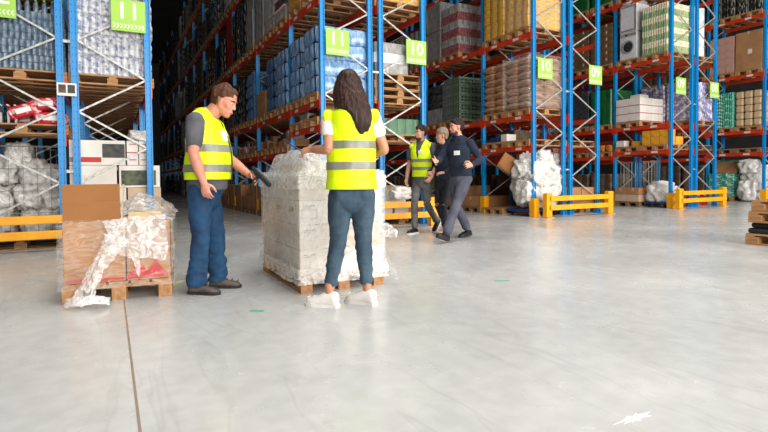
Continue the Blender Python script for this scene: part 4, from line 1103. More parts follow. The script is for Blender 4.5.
# ------------------------------------------------------------------ people
def remesh(mb, name, m, parent, voxel=.006, it=4, fac=.5, keep=None, thick=0, disp=None, zlo=None, zhi=None):
    """fuse overlapping solids into one continuous skin; keep(co) drops the rest (openings)"""
    me = mb.mesh('tmp'); o = bpy.data.objects.new('tmp', me); COL.objects.link(o)
    r = o.modifiers.new('r','REMESH'); r.mode = 'VOXEL'; r.voxel_size = voxel
    s = o.modifiers.new('s','SMOOTH'); s.iterations = it; s.factor = fac
    dg = bpy.context.evaluated_depsgraph_get(); me2 = bpy.data.meshes.new_from_object(o.evaluated_get(dg)); bpy.data.objects.remove(o)
    if disp or keep or zlo or zhi:
        bm = bmesh.new(); bm.from_mesh(me2); bm.normal_update()
        if disp:
            for v in bm.verts: v.co += v.normal*disp(v.co)
        if keep: bmesh.ops.delete(bm, geom=[f for f in bm.faces if not keep(f.calc_center_median())], context='FACES')
        G = lambda: bm.verts[:]+bm.edges[:]+bm.faces[:]
        if zlo: bmesh.ops.bisect_plane(bm, geom=G(), plane_co=(0,0,zlo), plane_no=(0,0,1), clear_inner=True)
        if zhi: bmesh.ops.bisect_plane(bm, geom=G(), plane_co=(0,0,zhi), plane_no=(0,0,1), clear_outer=True)
        bm.to_mesh(me2); bm.free()
    me2.name = name; me2.materials.clear(); me2.materials.append(MATS[m]); me2.polygons.foreach_set('use_smooth', [True]*len(me2.polygons))
    o = bpy.data.objects.new(name, me2); COL.objects.link(o); o.parent = parent
    if thick: q = o.modifiers.new('t','SOLIDIFY'); q.thickness = thick; q.offset = 0
    return o
def V(*a): return Vector(a)
def hand(mb, wrist, d, palm, thumb, curl=.5, s=1.0, spread=.0):
    """d: fingers' direction, palm: palm normal, thumb: side of the thumb"""
    w = Vector(wrist); d = Vector(d).normalized(); palm = Vector(palm); palm = (palm-palm.dot(d)*d).normalized()
    th = d.cross(palm).normalized(); 
    if th.dot(Vector(thumb)) < 0: th = -th
    e = w+d*.088*s
    mb.tube([w-d*.02*s, w+d*.02*s, w+d*.06*s, e], [(.024*s,.019*s),(.032*s,.018*s),(.040*s,.016*s),(.038*s,.013*s)], ref=th, n=14, sub=3)
    L = [.068,.078,.072,.056]
    for k in range(4):
        off = th*((.0315-.021*k)*s); p = e-d*.012*s+off; dd = (d+th*(.10-.07*k)*(1+spread)).normalized(); pts = [p-d*.02*s, p]; cc = curl*(.75+.12*k)
        for f in (.46,.30,.24):
            dd = (dd*math.cos(cc*.62)+palm*math.sin(cc*.62)).normalized()
            # keep rotating in the bending plane
            p = p+dd*L[k]*f*s; pts.append(p.copy())
            if f != .24:
                a = cc*.5; q = (palm-palm.dot(dd)*dd)
                if q.length > .1: dd = (dd*math.cos(a)+q.normalized()*math.sin(a)).normalized()
        mb.tube(pts, [.0092*s,.0088*s,.0080*s,.0072*s,.0062*s], ref=th, n=10, sub=2)
    b = w+d*.022*s+th*.026*s; t1 = b+(d*.55+th*.75+palm*.25).normalized()*.040*s; t2 = t1+(d*.9+th*.25+palm*.35*(1+curl)).normalized()*.034*s; t3 = t2+(d*.9-th*.1+palm*.4*(1+curl)).normalized()*.024*s
    mb.tube([b-th*.012*s, t1, t2, t3], [.014*s,.0115*s,.0098*s,.0078*s], ref=palm, n=10, sub=3)
    return w+d*.07*s
def head_parts(mb, c, R, s=1.0, jaw=1.0):
    """c: head centre (ear height), R: 3x3 rotation, local x is forward"""
    A = lambda x,y,z: Vector(c)+R @ (Vector((x,y,z))*s)
    E = lambda p, r, q=None: mb.ell(A(*p), (r[0]*s,r[1]*s,r[2]*s), R if q is None else R @ q)
    E((-.012,0,.045),(.098,.077,.088)); E((.020,0,.012),(.072,.068,.075)); E((.028,0,-.045),(.060,.054*jaw,.058)); E((.052,0,-.082),(.032,.032*jaw,.025))
    E((.0,0,-.03),(.06,.062*jaw,.05)); E((.062,0,.045),(.026,.055,.014)); 
    for y in (-1,1): E((.056,.036*y,-.012),(.026,.024,.028)); E((-.002,.074*y,0),(.019,.009,.032), Euler((0,.2,.35*y)).to_matrix()); E((.004,.068*y,-.012),(.01,.01,.014))
    mb.tube([A(.078,0,.030),A(.089,0,.008),A(.101,0,-.015)],[(.008*s,.008*s),(.009*s,.010*s),(.011*s,.009*s)],ref=R @ V(0,1,0),n=10,sub=3)
    for y in (-1,1): E((.089,.010*y,-.018),(.009,.007,.007))
    E((.083,0,-.047),(.013,.024,.007)); E((.080,0,-.059),(.013,.021,.008))
def face_bits(parent, c, R, s=1.0, brow='hair_brown'):
    A = lambda x,y,z: Vector(c)+R @ (Vector((x,y,z))*s)
    for y in (-1,1):
        e = obj('eye', MB().ell(A(.0765,.031*y,.017),(.0085*s,.011*s,.0042*s),R,12,8), 'badge_white', parent, smooth=True)
        obj('iris', MB().ell(A(.0825,.031*y,.017),(.0036*s,.0052*s,.0046*s),R,10,6), 'eye_dark', e)
        obj('eyebrow', MB().tube([A(.090,.014*y,.036),A(.088,.032*y,.041),A(.076,.05*y,.036)],[.0035*s,.0045*s,.003*s],n=8,sub=3), brow, parent)
    obj('lips', MB().tube([A(.086,-.02,-.053),A(.0965,0,-.052),A(.086,.02,-.053)],[.003*s,.0055*s,.003*s],n=8,sub=3), 'lip', parent)
mat('lip', srgb(186,110,100), rough=.45)
def rotm(yaw, pitch, roll=0): return (Matrix.Rotation(yaw,3,'Z') @ Matrix.Rotation(pitch,3,'Y') @ Matrix.Rotation(roll,3,'X'))
def shoe(parent, ankle, yaw, length, m, ms, pitch=0.0, high=.075, name='shoe', w=.047, heel=.0):
    """ankle: joint point; sole bottom is ankle.z-.09 when flat"""
    R = Matrix.Rotation(yaw,4,'Z') @ Matrix.Rotation(pitch,4,'Y'); T = Matrix.Translation(Vector(ankle)) @ R
    L = length; mb = MB()
    hk = high/.075; sec = [(-.27*L,.028,.060*hk),(-.20*L,.036,.074*hk),(-.02*L,.037,high),(.14*L,.039,.070*hk),(.32*L,.045,.055*(.5+hk*.5)),(.50*L,.048,.046*(.5+hk*.5)),(.62*L,.040,.038*(.5+hk*.5)),(.70*L,.022,.026)]
    vs = []; fs = []; n = 16
    for (x, hw, h) in sec:
        for k in range(n):
            a = 2*PI*k/n; c, s_ = math.cos(a), math.sin(a)
            yy = math.copysign(abs(c)**.75, c)*hw*w/.047; zz = (math.copysign(abs(s_)**.8, s_)*.5+.5)*h
            vs.append(T @ Vector((x, yy, -.09+.012+zz)))
    for i in range(len(sec)-1):
        for k in range(n): a = i*n+k; b = i*n+(k+1)%n; fs.append((a,a+n,b+n,b))
    fs.append(tuple(range(n))); e = (len(sec)-1)*n; fs.append(tuple(e+k for k in range(n-1,-1,-1)))
    o = obj(name, MB().add(vs,fs), m, parent, smooth=True); q = o.modifiers.new('s','SUBSURF'); q.levels = 1; q.render_levels = 1
    vs = []; fs = []; so = [(-.285*L,.022),(-.25*L,.032),(-.02*L,.034),(.2*L,.042),(.45*L,.050),(.62*L,.043),(.70*L,.028),(.73*L,.012)]
    for z0 in (-.09, -.066):
        for (x, hw) in so: vs.append(T @ Vector((x, hw*w/.047, z0)))
        for (x, hw) in reversed(so): vs.append(T @ Vector((x, -hw*w/.047, z0)))
    N = len(so)*2
    for i in range(N): fs.append((i,(i+1)%N,N+(i+1)%N,N+i))
    fs.append(tuple(range(N-1,-1,-1))); fs.append(tuple(range(N,2*N)))
    obj('sole', MB().add(vs,fs), ms, o)
    if name != 'pump':
        lc = MB()
        for k in range(4): lc.bar(T @ V(.12*L+.045*k*L/.27,-.02,-.09+.012+.075-.008*k), T @ V(.12*L+.045*k*L/.27,.02,-.09+.012+.075-.008*k), .006,.006)
        obj('laces', lc, 'white_label' if m == 'shoe_white' else 'trim_black', o)
    return o
def wr(amp, f=9, zs=1.0, seed=0):
    return lambda co: amp*(noise.noise(Vector((co.x*f+seed, co.y*f, co.z*f*zs)))+.5*noise.noise(Vector((co.x*f*2.3, co.y*f*2.3+seed, co.z*f*2.3*zs))))
def leg(mb, hip, knee, ank, r, ref=(0,1,0), end=1.0):
    h, k, a = Vector(hip), Vector(knee), Vector(ank); a = k+(a-k)*end
    mb.tube([h, h+(k-h)*.35, k-(k-h)*.06, k, k+(a-k)*.35, a], [r[0], r[1], r[2], r[2], r[3], r[4]], ref=ref, n=18, sub=4)
def arm(mb, sh, el, wri, r, end=1.0, upper=1.0):
    s, e, w = Vector(sh), Vector(el), Vector(wri)
    if upper < 1: mb.tube([s, s+(e-s)*upper*.5, s+(e-s)*upper],[r[0],r[1],r[2]],n=14,sub=3); return
    w = e+(w-e)*end
    mb.tube([s, s+(e-s)*.4, e-(e-s)*.08, e+(w-e)*.12, e+(w-e)*.45, w],[r[0],r[1],r[2],r[2],r[3],r[4]],n=14,sub=4)
def torso(mb, T, f=1.0, add=0.0, lo=0, hi=None):
    """T: list of (x,y,z,half depth,half width)"""
    T = T[lo:hi]
    mb.tube([(t[0],t[1],t[2]) for t in T], [(t[4]*f+add, t[3]*f+add) for t in T], ref=(0,1,0), n=24, sub=4)
def vest(parent, T, sh, hem, neck, stripes, add=.03, hole=.085, vopen=.12, back=False, zlow=None, seed=0, hy=.035, sf=.86):
    mb = MB(); torso(mb, T, 1.0, add)
    for s_ in sh: mb.ell((s_[0], s_[1]*sf, s_[2]+.005), (.08,.07,.062))
    S = [Vector(s_) for s_ in sh]
    def keep(c):
        n_ = Vector((neck[0],neck[1],c.z)); 
        if c.z > neck[2]-.015 and ((c.x-neck[0])**2+(c.y-neck[1])**2)**.5 < .085: return False
        if c.z > neck[2]+.035: return False
        for s_ in S:
            q = c-Vector((s_.x, s_.y+math.copysign(hy,s_.y), s_.z-.05))
            if (q.x/hole)**2+(q.y/.075)**2+(q.z/.135)**2 < 1: return False
        if vopen and c.x > neck[0] and c.z > neck[2]-vopen and abs(c.y-neck[1]) < .075*(c.z-(neck[2]-vopen))/vopen+.0: return False
        return True
    d = wr(.008,7,.7,seed)
    o = remesh(mb, 'hi_vis_vest', 'vest_yellow', parent, .008, 5, .5, keep, .006, d, zlo=hem)
    for (z0, z1) in stripes:
        bm = bmesh.new(); bm.from_mesh(o.data); bm.normal_update()
        ng = [v for v in bm.verts]
        for v in ng: v.co += v.normal*.0065
        bmesh.ops.bisect_plane(bm, geom=bm.verts[:]+bm.edges[:]+bm.faces[:], plane_co=(0,0,z0), plane_no=(0,0,1), clear_inner=True)
        bmesh.ops.bisect_plane(bm, geom=bm.verts[:]+bm.edges[:]+bm.faces[:], plane_co=(0,0,z1), plane_no=(0,0,1), clear_outer=True)
        me = bpy.data.meshes.new('reflective_stripe'); bm.to_mesh(me); bm.free(); me.materials.clear(); me.materials.append(MATS['vest_tape'])
        put('reflective_stripe', me, None, o)
    return o
def hair_short(parent, c, R, s, m, hl=.055, seed=0, vol=.012, back=-.02):
    A = lambda x,y,z: Vector(c)+R @ (Vector((x,y,z))*s); mb = MB()
    mb.ell(A(-.022,0,.052),((.096+vol*.8)*s,(.077+vol*.6)*s,(.088+vol*.9)*s),R); mb.ell(A(-.04,0,.01),(.072*s,.074*s,.07*s),R); mb.ell(A(.035,0,.100),(.040*s,.050*s,.026*s),R)
    Ri = R.inverted()
    def keep(co):
        q = Ri @ (co-Vector(c)); q = q/s
        if q.z < hl+(q.x-.05)*.45+.006*math.sin(q.y*70) and q.x > .02: return False
        if abs(q.y) > .045 and q.x > -.030 and q.z < .036+(.010 if q.x > .03 else 0): return False
        if q.z < -.045: return False
        return q.z > -.045 if q.x < -.03 else q.z > -.01
    return remesh(mb, 'hair', m, parent, .006, 3, .5, keep, .004, wr(.012*s,24,.7,seed))

# ---- man with the scanner ------------------------------------------------
def person_root(x, y, deg, label, cat='person'):
    r = empty('person', (x,y,0), math.radians(deg)); tag(r, label, cat); return r
# 1
P = person_root(.715, 4.20, -31, 'man in hi-vis vest, charcoal T-shirt and blue jeans aiming a scanner downwards')
T = [(.0,0,.80,.13,.16),(.01,0,.90,.15,.168),(.02,0,1.02,.158,.168),(.03,0,1.12,.158,.168),(.02,0,1.24,.140,.172),(.005,0,1.36,.115,.175),(.0,0,1.43,.075,.135),(.012,0,1.475,.055,.07)]
shL, shR = (-.005,.185,1.385), (-.005,-.185,1.385); elR, wrR = (.005,-.262,1.13), (.075,-.245,.905); elL, wrL = (.09,.235,1.13), (.318,.135,.965)
hc = V(.165,0,1.555); HR = rotm(-.08,.42)
legs = [((-.02,.088,.84),(.035,.10,.47),(.045,.105,.09)), ((-.02,-.088,.84),(-.015,-.105,.47),(-.045,-.12,.09))]
mb = MB(); torso(mb, [(t[0],t[1],t[2],t[3]*(.78 if t[2] < .95 else 1),t[4]*(.88 if t[2] < .95 else 1)) for t in T], .93); mb.tube([(.0,0,1.40),(.05,0,1.455),(.11,0,1.52)],[(.070,.068),(.064,.066),(.060,.064)],n=16,sub=3)
head_parts(mb, hc, HR, 1.03, 1.1)
for sh, el, wri in ((shL,elL,wrL),(shR,elR,wrR)): arm(mb, sh, el, wri, [.056,.052,.043,.044,.029])
hand(mb, wrR, (.22,-.02,-1), (.2,1,.1), (1,.2,0), .55, 1.0)
hand(mb, wrL, (.9,-.25,-.45), (-.1,-.55,-.75), (.2,-.8,.5), 1.15, 1.0)
for l in legs: leg(mb, *l, [.075,.07,.055,.05,.04])
body = remesh(mb, 'body', 'skin_ruddy', P, .0055, 3)
face_bits(P, hc, HR, 1.03)
hair_short(P, hc, HR, 1.03, 'hair_brown', .058, 3, .012)
mb = MB(); torso(mb, T, 1.0, .010, 0); 
for sh, el in ((shL,elL),(shR,elR)): arm(mb, sh, el, el, [.072,.069,.066], upper=.62)
mb.ell((.01,0,.90),(.155,.18,.13))
remesh(mb, 't_shirt', 'tshirt_charcoal', P, .008, 4, .5, lambda c: c.z > .84 and not (c.z > 1.475), .004, wr(.007,10,1,5))
vest(P, T, (shL,shR), .925, (.02,0,1.475), [(.985,1.045),(1.145,1.205)], .030, .078, .16, seed=4)
obj('zip', MB().tube([(.215,0,.92),(.222,0,1.1),(.190,0,1.28)],[(.009,.004)]*3,n=8,sub=4), 'trim_black', P)
obj('badge', MB().bbox(-.004,.004,-.035,.035,-.045,.045,b=.003), 'badge_white', P, (.178,-.05,1.28), rot=(0,-.25,-.3))
mb = MB(); mb.tube([(.0,0,.95),(-.005,0,.87),(-.015,0,.78)],[(.172,.150),(.172,.146),(.155,.128)],n=22,sub=3)
for l in legs: leg(mb, *l, [.098,.092,.074,.072,.073], end=.90)
for l in legs: a = Vector(l[2]); mb.tube([a+V(-.0,0,.10),a+V(.0,0,.045),a+V(-.005,0,-.01)],[(.070,.074),(.071,.078),(.070,.076)],n=16,sub=3)
remesh(mb, 'jeans', 'jeans_blue', P, .008, 4, .5, None, .004, lambda co: wr(.012,8,1.5,2)(co)*(1.6 if co.z < .3 else .8), zlo=.06)
shoe(P, (.045,.105,.09), .05, .275, 'shoe_brown', 'sole_dark'); shoe(P, (-.045,-.12,.09), -.12, .275, 'shoe_brown', 'sole_dark')
# scanner in his left hand
sc = empty('barcode_scanner', (0,0,0)); Pm = Matrix.Translation((.715,4.20,0)) @ Matrix.Rotation(math.radians(-31),4,'Z')
g1 = Pm @ V(.405,.075,.935); sc.location = g1; sc.rotation_euler = (0,0,math.radians(-31))
obj('body', MB().bbox(-.10,.10,-.025,.025,-.019,.019,b=.008,mtx=Matrix.Translation((.045,0,.005)) @ Matrix.Rotation(.82,4,'Y')), 'scanner_black', sc); obj('handle', MB().tube([(.02,0,.02),(-.02,0,-.035),(-.04,0,-.06)],[(.018,.016),(.017,.014),(.018,.015)],n=12,sub=3), 'scanner_black', sc)
obj('screen', MB().bar((.005,0,.079),(.055,0,.026),.04,.006,(0,1,0)), 'scanner_green', sc); obj('window', MB().bar((.111,0,-.066),(.117,0,-.073),.042,.030,(0,1,0)), 'appliance_dark', sc)
tag(sc, 'black handheld barcode scanner in the left hand of the man in jeans', 'barcode scanner')

# 2 woman from behind
WX, WY, WD = 1.575, 3.215, 64.7
P = person_root(WX, WY, WD, 'woman seen from behind with long dark hair, hi-vis vest, slate jeans')
T = [(-.01,0,.76,.09,.13),(-.015,0,.87,.115,.165),(.0,0,.97,.10,.150),(.0,0,1.04,.092,.135),(.005,0,1.16,.10,.142),(.0,0,1.28,.10,.155),(-.005,0,1.37,.075,.150),(.0,0,1.41,.058,.10),(.005,0,1.45,.045,.055)]
shL, shR = (-.005,.160,1.355), (-.005,-.160,1.355); elL, wrL = (-.085,.165,1.13), (.03,.285,1.135); elR, wrR = (.0,-.245,1.125), (.21,-.14,1.10)
hc = V(.03,.020,1.575); HR = rotm(.25,.22)
legs = [((-.01,.082,.80),(.0,.105,.46),(-.075,.170,.10)), ((-.01,-.082,.80),(.02,-.080,.47),(-.02,-.105,.10))]
mb = MB(); torso(mb, T, .92); mb.tube([(.0,0,1.40),(.008,.0,1.46),(.015,.01,1.53)],[(.055,.055),(.048,.05),(.047,.05)],n=16,sub=3)
head_parts(mb, hc, HR, .95, .9)
for sh, el, wri in ((shL,elL,wrL),(shR,elR,wrR)): arm(mb, sh, el, wri, [.046,.043,.036,.036,.024])
hand(mb, wrL, (.45,.9,-.05), (.5,-.3,-.6), (.5,-.4,.9), .95, .9); hand(mb, wrR, (.8,.55,.05), (-.4,.6,-.5), (.2,.3,1), .8, .9)
for l in legs: leg(mb, *l, [.07,.065,.048,.044,.031])
for l in legs: a = Vector(l[2]); mb.tube([a+V(0,0,.06),a,a+V(.0,0,-.055)],[(.033,.036),(.031,.034),(.026,.028)],n=14,sub=3)
remesh(mb, 'body', 'skin_tan', P, .0055, 3); face_bits(P, hc, HR, .95, 'hair_dark')
# long hair
mb = MB(); A = lambda x,y,z: hc+HR @ V(x,y,z)
mb.ell(A(-.012,0,.052),(.106,.086,.094),HR); mb.ell(A(-.045,0,.0),(.075,.088,.085),HR)
rnd = random.Random(2)
for k in range(15):
    a = -1.25+2.5*k/14; yy = math.sin(a); bx = -math.cos(a)
    tip = 1.225+.06*abs(yy+.15)+.12*max(0,yy)+.02*rnd.random(); sway = -.065
    p0 = A(-.02+.07*bx*.9,.07*yy,.07); p1 = V(-.035+.085*bx+.03, .012+.098*yy, 1.53); p2 = V(-.07+.050*bx, -.012+.105*yy, 1.43); p3 = V(-.110+.02*bx, -.045+.086*yy, tip+.07); p4 = V(-.11+.01*bx, sway+.07*yy, tip)
    mb.tube([p0,p1,p2,p3,p4],[.022,.026,.026,.023,.010],n=10,sub=4)
Ri = HR.inverted()
def kh(co):
    q = Ri @ (co-hc); return not (q.x > .045 and q.z < .07)
remesh(mb, 'long_hair', 'hair_dark', P, .006, 3, .5, kh, .0, lambda co: .0045*noise.noise(Vector((co.x*60, co.y*75, co.z*5))))
mb = MB(); torso(mb, T, 1.0, .008, 2)
for sh, el in ((shL,elL),(shR,elR)): arm(mb, sh, el, el, [.056,.057,.056], upper=.42)
remesh(mb, 't_shirt', 'tshirt_white', P, .008, 4, .5, lambda c: c.z > .9 and c.z < 1.44, .004, wr(.004,12))
TV = [(-.018,0,.78,.132,.165),(-.015,0,.86,.130,.163),(-.004,0,.95,.112,.152)]+[(t[0],t[1],t[2],max(t[3],.10),max(t[4],.150) if t[2] < 1.33 else t[4]) for t in T[4:]]
vest(P, TV, (shL,shR), .845, (.0,0,1.43), [(.985,1.04),(1.135,1.19)], .024, .075, .10, seed=9, hy=.072, sf=1.02)
mb = MB(); mb.tube([(-.012,0,.95),(-.018,0,.86),(-.01,0,.77)],[(.140,.108),(.163,.120),(.150,.112)],n=22,sub=3)
for s_ in (-1,1): mb.ell((-.045,.072*s_,.83),(.082,.082,.10))
for l in legs: leg(mb, *l, [.090,.086,.062,.058,.043], end=.84)
remesh(mb, 'jeans', 'jeans_slate', P, .007, 4, .5, None, .004, lambda co: wr(.006,10,2.0,2)(co)*(1.3 if co.z < .6 else .5), zlo=.15)
for l in legs:
    a = Vector(l[1])+(Vector(l[2])-Vector(l[1]))*.82; b = Vector(l[1])+(Vector(l[2])-Vector(l[1]))*.74
    obj('hem_cuff', MB().tube([a,b],[(.050,.050)]*2,n=18,sub=1,cap=False), 'jeans_slate', P)
shoe(P, (-.075,.170,.09), 1.15, .265, 'shoe_white', 'sole_white', high=.105, w=.052); shoe(P, (-.02,-.105,.09), .95, .265, 'shoe_white', 'sole_white', high=.105, w=.052)
Wm = Matrix.Translation((WX,WY,0)) @ Matrix.Rotation(math.radians(WD),4,'Z')
pn = obj('pen', MB().cyl((0,0,-.035),(0,0,.10),.005,10).cyl((0,0,.10),(0,0,.112),.002,8), 'pen_blue'); pn.location = Wm @ V(.08,.385,1.14); pn.rotation_euler = (-.2,-1.0,math.radians(-25))
tag(pn, 'slim dark blue pen in the left hand of the woman from behind', 'pen')

# 3 man in vest walking
P = person_root(4.60, 6.74, 207, 'walking man in hi-vis vest, grey jeans and dark sneakers')
T = [(-.02,0,.82,.095,.14),(-.02,0,.92,.11,.155),(.0,0,1.05,.105,.145),(.01,0,1.18,.115,.155),(.01,0,1.30,.118,.17),(.0,0,1.41,.095,.165),(.0,0,1.47,.07,.12),(.01,0,1.52,.055,.065)]
shL, shR = (0,.185,1.42),(0,-.185,1.42); elR, wrR = (-.03,-.265,1.14),(.02,-.285,.90); elL, wrL = (-.06,.255,1.14),(.10,.225,.93)
hc = V(.045,0,1.635); HR = rotm(-.45,.10)
legs = [((-.02,.09,.87),(.02,.09,.50),(-.33,.09,.17)), ((-.02,-.09,.87),(.12,-.08,.50),(.16,-.06,.10))]
mb = MB(); torso(mb, T, .92); mb.tube([(.0,0,1.47),(.015,0,1.53),(.03,0,1.6)],[.06,.055,.054],n=14,sub=3); head_parts(mb, hc, HR, 1.0)
for sh, el, wri in ((shL,elL,wrL),(shR,elR,wrR)): arm(mb, sh, el, wri, [.050,.047,.038,.038,.026])
hand(mb, wrR, (.1,0,-1), (.1,1,0), (1,0,0), .6); hand(mb, wrL, (.5,-.4,-.75), (-.3,-1,0), (.8,-.3,.4), .7)
for l in legs: leg(mb, *l, [.066,.058,.036,.036,.03])
remesh(mb, 'body', 'skin', P, .007, 3); face_bits(P, hc, HR, 1.0, 'hair_black'); hair_short(P, hc, HR, 1.0, 'hair_black', .040, 8, .014)
mb = MB(); mb.ell(hc+HR @ V(.045,0,-.075),(.052,.052,.038),HR); Ri3 = HR.inverted()
remesh(mb, 'beard', 'beard_dark', P, .006, 2, .5, lambda c: (Ri3 @ (c-V(.045,0,1.635))).z < -.062)
mb = MB(); torso(mb, T, 1.0, .010, 1)
for sh, el in ((shL,elL),(shR,elR)): arm(mb, sh, el, el, [.062,.06,.058], upper=.6)
remesh(mb, 't_shirt', 'tshirt_charcoal', P, .009, 4, .5, lambda c: c.z > .93 and c.z < 1.52, .004, wr(.005,10))
vest(P, T[1:], (shL,shR), .93, (.01,0,1.51), [(1.04,1.09),(1.17,1.22)], .026, .075, .30, seed=14)
obj('badge', MB().bbox(-.003,.003,-.035,.035,-.025,.025,b=.002), 'badge_white', P, (.152,.05,1.33), rot=(0,-.1,.2))
mb = MB(); mb.tube([(-.02,0,.97),(-.02,0,.90),(-.02,0,.82)],[(.158,.122),(.160,.125),(.14,.115)],n=22,sub=3)
for l in legs: leg(mb, *l, [.086,.080,.060,.057,.054], end=.93)
remesh(mb, 'jeans', 'jeans_grey', P, .009, 4, .5, None, 0, wr(.008,9,1.6,5))
shoe(P, (-.33,.09,.17), .0, .27, 'shoe_black', 'sole_white', .62); shoe(P, (.16,-.06,.09), -.15, .27, 'shoe_black', 'sole_white')

# 4 colleague behind the suited man
P = person_root(4.79, 6.42, 193, 'person in dark jacket and navy trousers, mostly hidden behind the suited man')
T = [(-.02,0,.78,.09,.13),(-.02,0,.88,.11,.16),(.0,0,1.0,.095,.135),(.0,0,1.13,.105,.145),(.0,0,1.25,.11,.155),(-.005,0,1.34,.085,.15),(.0,0,1.39,.06,.10),(.01,0,1.43,.048,.055)]
shL, shR = (0,.165,1.34),(0,-.165,1.34); elR, wrR = (-.05,-.235,1.09),(.15,-.17,1.00); elL, wrL = (-.05,.235,1.09),(.17,.15,.99)
hc = V(.035,0,1.57); HR = rotm(-.45,.06)
legs = [((-.02,.08,.82),(.08,.08,.47),(.05,.06,.12)), ((-.02,-.08,.82),(.05,-.08,.47),(-.14,-.07,.13))]
mb = MB(); torso(mb, T, .92); mb.tube([(.0,0,1.40),(.012,0,1.46),(.02,0,1.52)],[.05,.047,.046],n=14,sub=3); head_parts(mb, hc, HR, .96, .92)
for sh, el, wri in ((shL,elL,wrL),(shR,elR,wrR)): arm(mb, sh, el, wri, [.044,.04,.034,.033,.024])
hand(mb, wrR, (.6,.6,-.1), (-.3,.3,-.8), (.3,0,1), .8, .9); hand(mb, wrL, (.6,-.6,-.1), (-.3,-.3,-.8), (.3,0,1), .8, .9)
for l in legs: leg(mb, *l, [.060,.052,.034,.034,.03])
for l in legs: a = Vector(l[2]); mb.tube([a+V(0,0,.06),a,a+V(.02,0,-.05)],[.03,.03,.034],n=12,sub=3)
remesh(mb, 'body', 'skin', P, .007, 3); face_bits(P, hc, HR, .96); hair_short(P, hc, HR, .96, 'hair_grey', .056, 18, .018)
mb = MB(); torso(mb, T, 1.0, .018, 1)
for sh, el, wri in ((shL,elL,wrL),(shR,elR,wrR)): arm(mb, sh, el, wri, [.058,.054,.048,.044,.036], end=.88)
remesh(mb, 'jacket', 'jumper_navy', P, .009, 4, .5, lambda c: c.z > .88 and c.z < 1.44, .004, wr(.006,10))
obj('badge', MB().bbox(-.003,.003,-.035,.035,-.05,.05,b=.002), 'badge_white', P, (.133,-.03,1.16), rot=(0,-.05,-.4))
mb = MB(); mb.tube([(-.02,0,.92),(-.02,0,.86),(-.02,0,.78)],[(.158,.115),(.162,.12),(.14,.11)],n=22,sub=3)
for l in legs: leg(mb, *l, [.084,.078,.056,.05,.046], end=.88)
remesh(mb, 'trousers', 'trousers_navy', P, .009, 4, .5, None, 0, wr(.006,9,1.6,5))
for a, yw, pt in (((.05,.06,.10),0,0),((-.14,-.07,.115),0,.25)): shoe(P, a, yw, .245, 'shoe_nude', 'sole_dark', pt, high=.05, name='pump', w=.042)

# 5 suited man striding
P = person_root(4.64, 5.81, 196, 'bearded man in navy jumper and grey trousers striding, badge on chest, arm out')
T = [(-.02,0,.84,.10,.14),(-.02,0,.95,.12,.16),(.0,0,1.06,.118,.152),(.01,0,1.18,.122,.16),(.02,0,1.30,.125,.175),(.02,0,1.41,.098,.17),(.03,0,1.47,.072,.125),(.045,0,1.52,.056,.066)]
shL, shR = (.02,.19,1.41),(.02,-.19,1.41); elL, wrL = (-.12,.27,1.17),(.12,.30,1.09); elR, wrR = (.16,-.24,1.19),(.41,-.10,1.15)
hc = V(.085,0,1.64); HR = rotm(-.45,.10)
legs = [((-.02,.09,.89),(.23,.10,.53),(.50,.12,.13)), ((-.02,-.09,.89),(.0,-.08,.50),(-.27,-.06,.13))]
mb = MB(); torso(mb, T, .92); mb.tube([(.03,0,1.47),(.045,0,1.54),(.06,0,1.61)],[.06,.056,.055],n=14,sub=3); head_parts(mb, hc, HR, 1.02)
for sh, el, wri in ((shL,elL,wrL),(shR,elR,wrR)): arm(mb, sh, el, wri, [.050,.047,.038,.038,.026])
hand(mb, wrL, (1,-.15,-.05), (.1,-1,-.3), (.2,-.2,1), .35, 1.0, .6); hand(mb, wrR, (.9,.1,.02), (0,1,.5), (.1,-.1,1), .25, 1.0, .6)
for l in legs: leg(mb, *l, [.066,.058,.036,.036,.03])
remesh(mb, 'body', 'skin', P, .007, 3); face_bits(P, hc, HR, 1.02, 'hair_black'); hair_short(P, hc, HR, 1.02, 'hair_black', .056, 28, .008)
mb = MB(); mb.ell(hc+HR @ V(.042,0,-.06),(.062,.059,.056),HR); Ri5 = HR.inverted()
remesh(mb, 'beard', 'beard_dark', P, .006, 2, .5, lambda c: (lambda q: q.z < -.066 or (q.z < -.035 and q.x < .05))(Ri5 @ (c-V(.085,0,1.64))))
mb = MB(); torso(mb, T, 1.0, .018, 1)
for sh, el, wri in ((shL,elL,wrL),(shR,elR,wrR)): arm(mb, sh, el, wri, [.064,.060,.053,.048,.040], end=.92)
remesh(mb, 'jumper', 'jumper_navy', P, .009, 4, .5, lambda c: c.z > .93 and c.z < 1.53, .004, wr(.007,10))
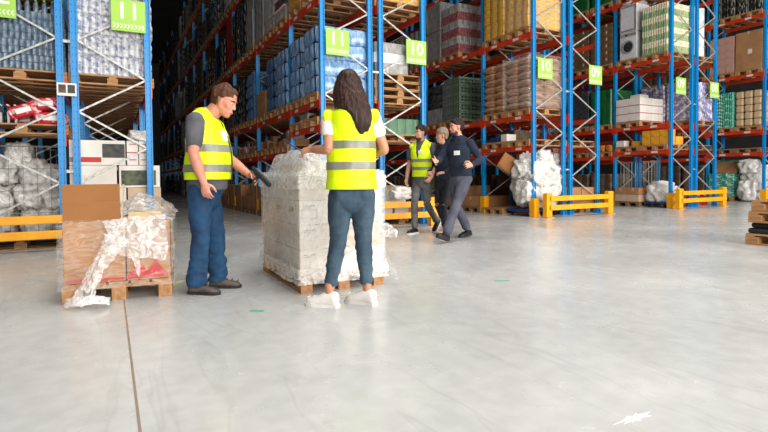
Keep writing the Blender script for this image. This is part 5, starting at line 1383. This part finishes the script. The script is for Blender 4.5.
obj('shirt_collar', MB().tube([(.04,0,1.505),(.052,0,1.545)],[(.072,.068),(.060,.058)],n=18,sub=1,cap=False), 'shirt_collar', P)
obj('badge', MB().bbox(-.003,.003,-.045,.045,-.032,.032,b=.002), 'badge_white', P, (.158,.06,1.27), rot=(0,-.02,.25))
mb = MB(); mb.tube([(-.02,0,.99),(-.02,0,.92),(-.02,0,.84)],[(.162,.126),(.165,.13),(.145,.12)],n=22,sub=3)
for l in legs: leg(mb, *l, [.094,.088,.070,.068,.066], end=.94)
remesh(mb, 'trousers', 'trousers_grey', P, .009, 4, .5, None, 0, wr(.009,8,1.4,5))
shoe(P, (.50,.12,.125), .05, .29, 'shoe_black', 'sole_dark', -.30); shoe(P, (-.27,-.06,.105), -.05, .29, 'shoe_black', 'sole_dark', .10)

# ------------------------------------------------------------------ light
def area(name, loc, rot, sx, sy, power, col=(1,1,1), spread=180):
    d = bpy.data.lights.new(name, 'AREA'); d.shape = 'RECTANGLE'; d.size = sx; d.size_y = sy; d.energy = power; d.color = col; d.spread = math.radians(spread)
    o = bpy.data.objects.new(name, d); COL.objects.link(o); o.location = loc; o.rotation_euler = rot; return o
for k, (x, pw) in enumerate(((-4,90), (3,430), (10,290), (17,220))):
    area('skylight', (x,2.2,H-.1), (0,0,0), 5, 9, pw, (1,.985,.96), 118)
for y in (15, 24): area('aisle_fill', (1.95,y,H-.4), (0,0,0), 1, 3, 14, (1,.97,.92), 130)  # weak fill lights added out of view to raise glints deep down
area('dock_door_light', (9,YF+.1,4), (PI/2,0,0), 24, 6, 4200, (1,.97,.93))
w = bpy.data.worlds.new('world'); SC.world = w; w.use_nodes = True
w.node_tree.nodes['Background'].inputs['Color'].default_value = (.9,.95,1,1); w.node_tree.nodes['Background'].inputs['Strength'].default_value = .05
SC.view_settings.view_transform = 'Standard'; SC.view_settings.look = 'None'; SC.view_settings.gamma = 1; SC.view_settings.exposure = 0.16
SC.view_settings.use_curve_mapping = False
SC.cycles.use_denoising = True; SC.cycles.max_bounces = 8; SC.cycles.transparent_max_bounces = 16
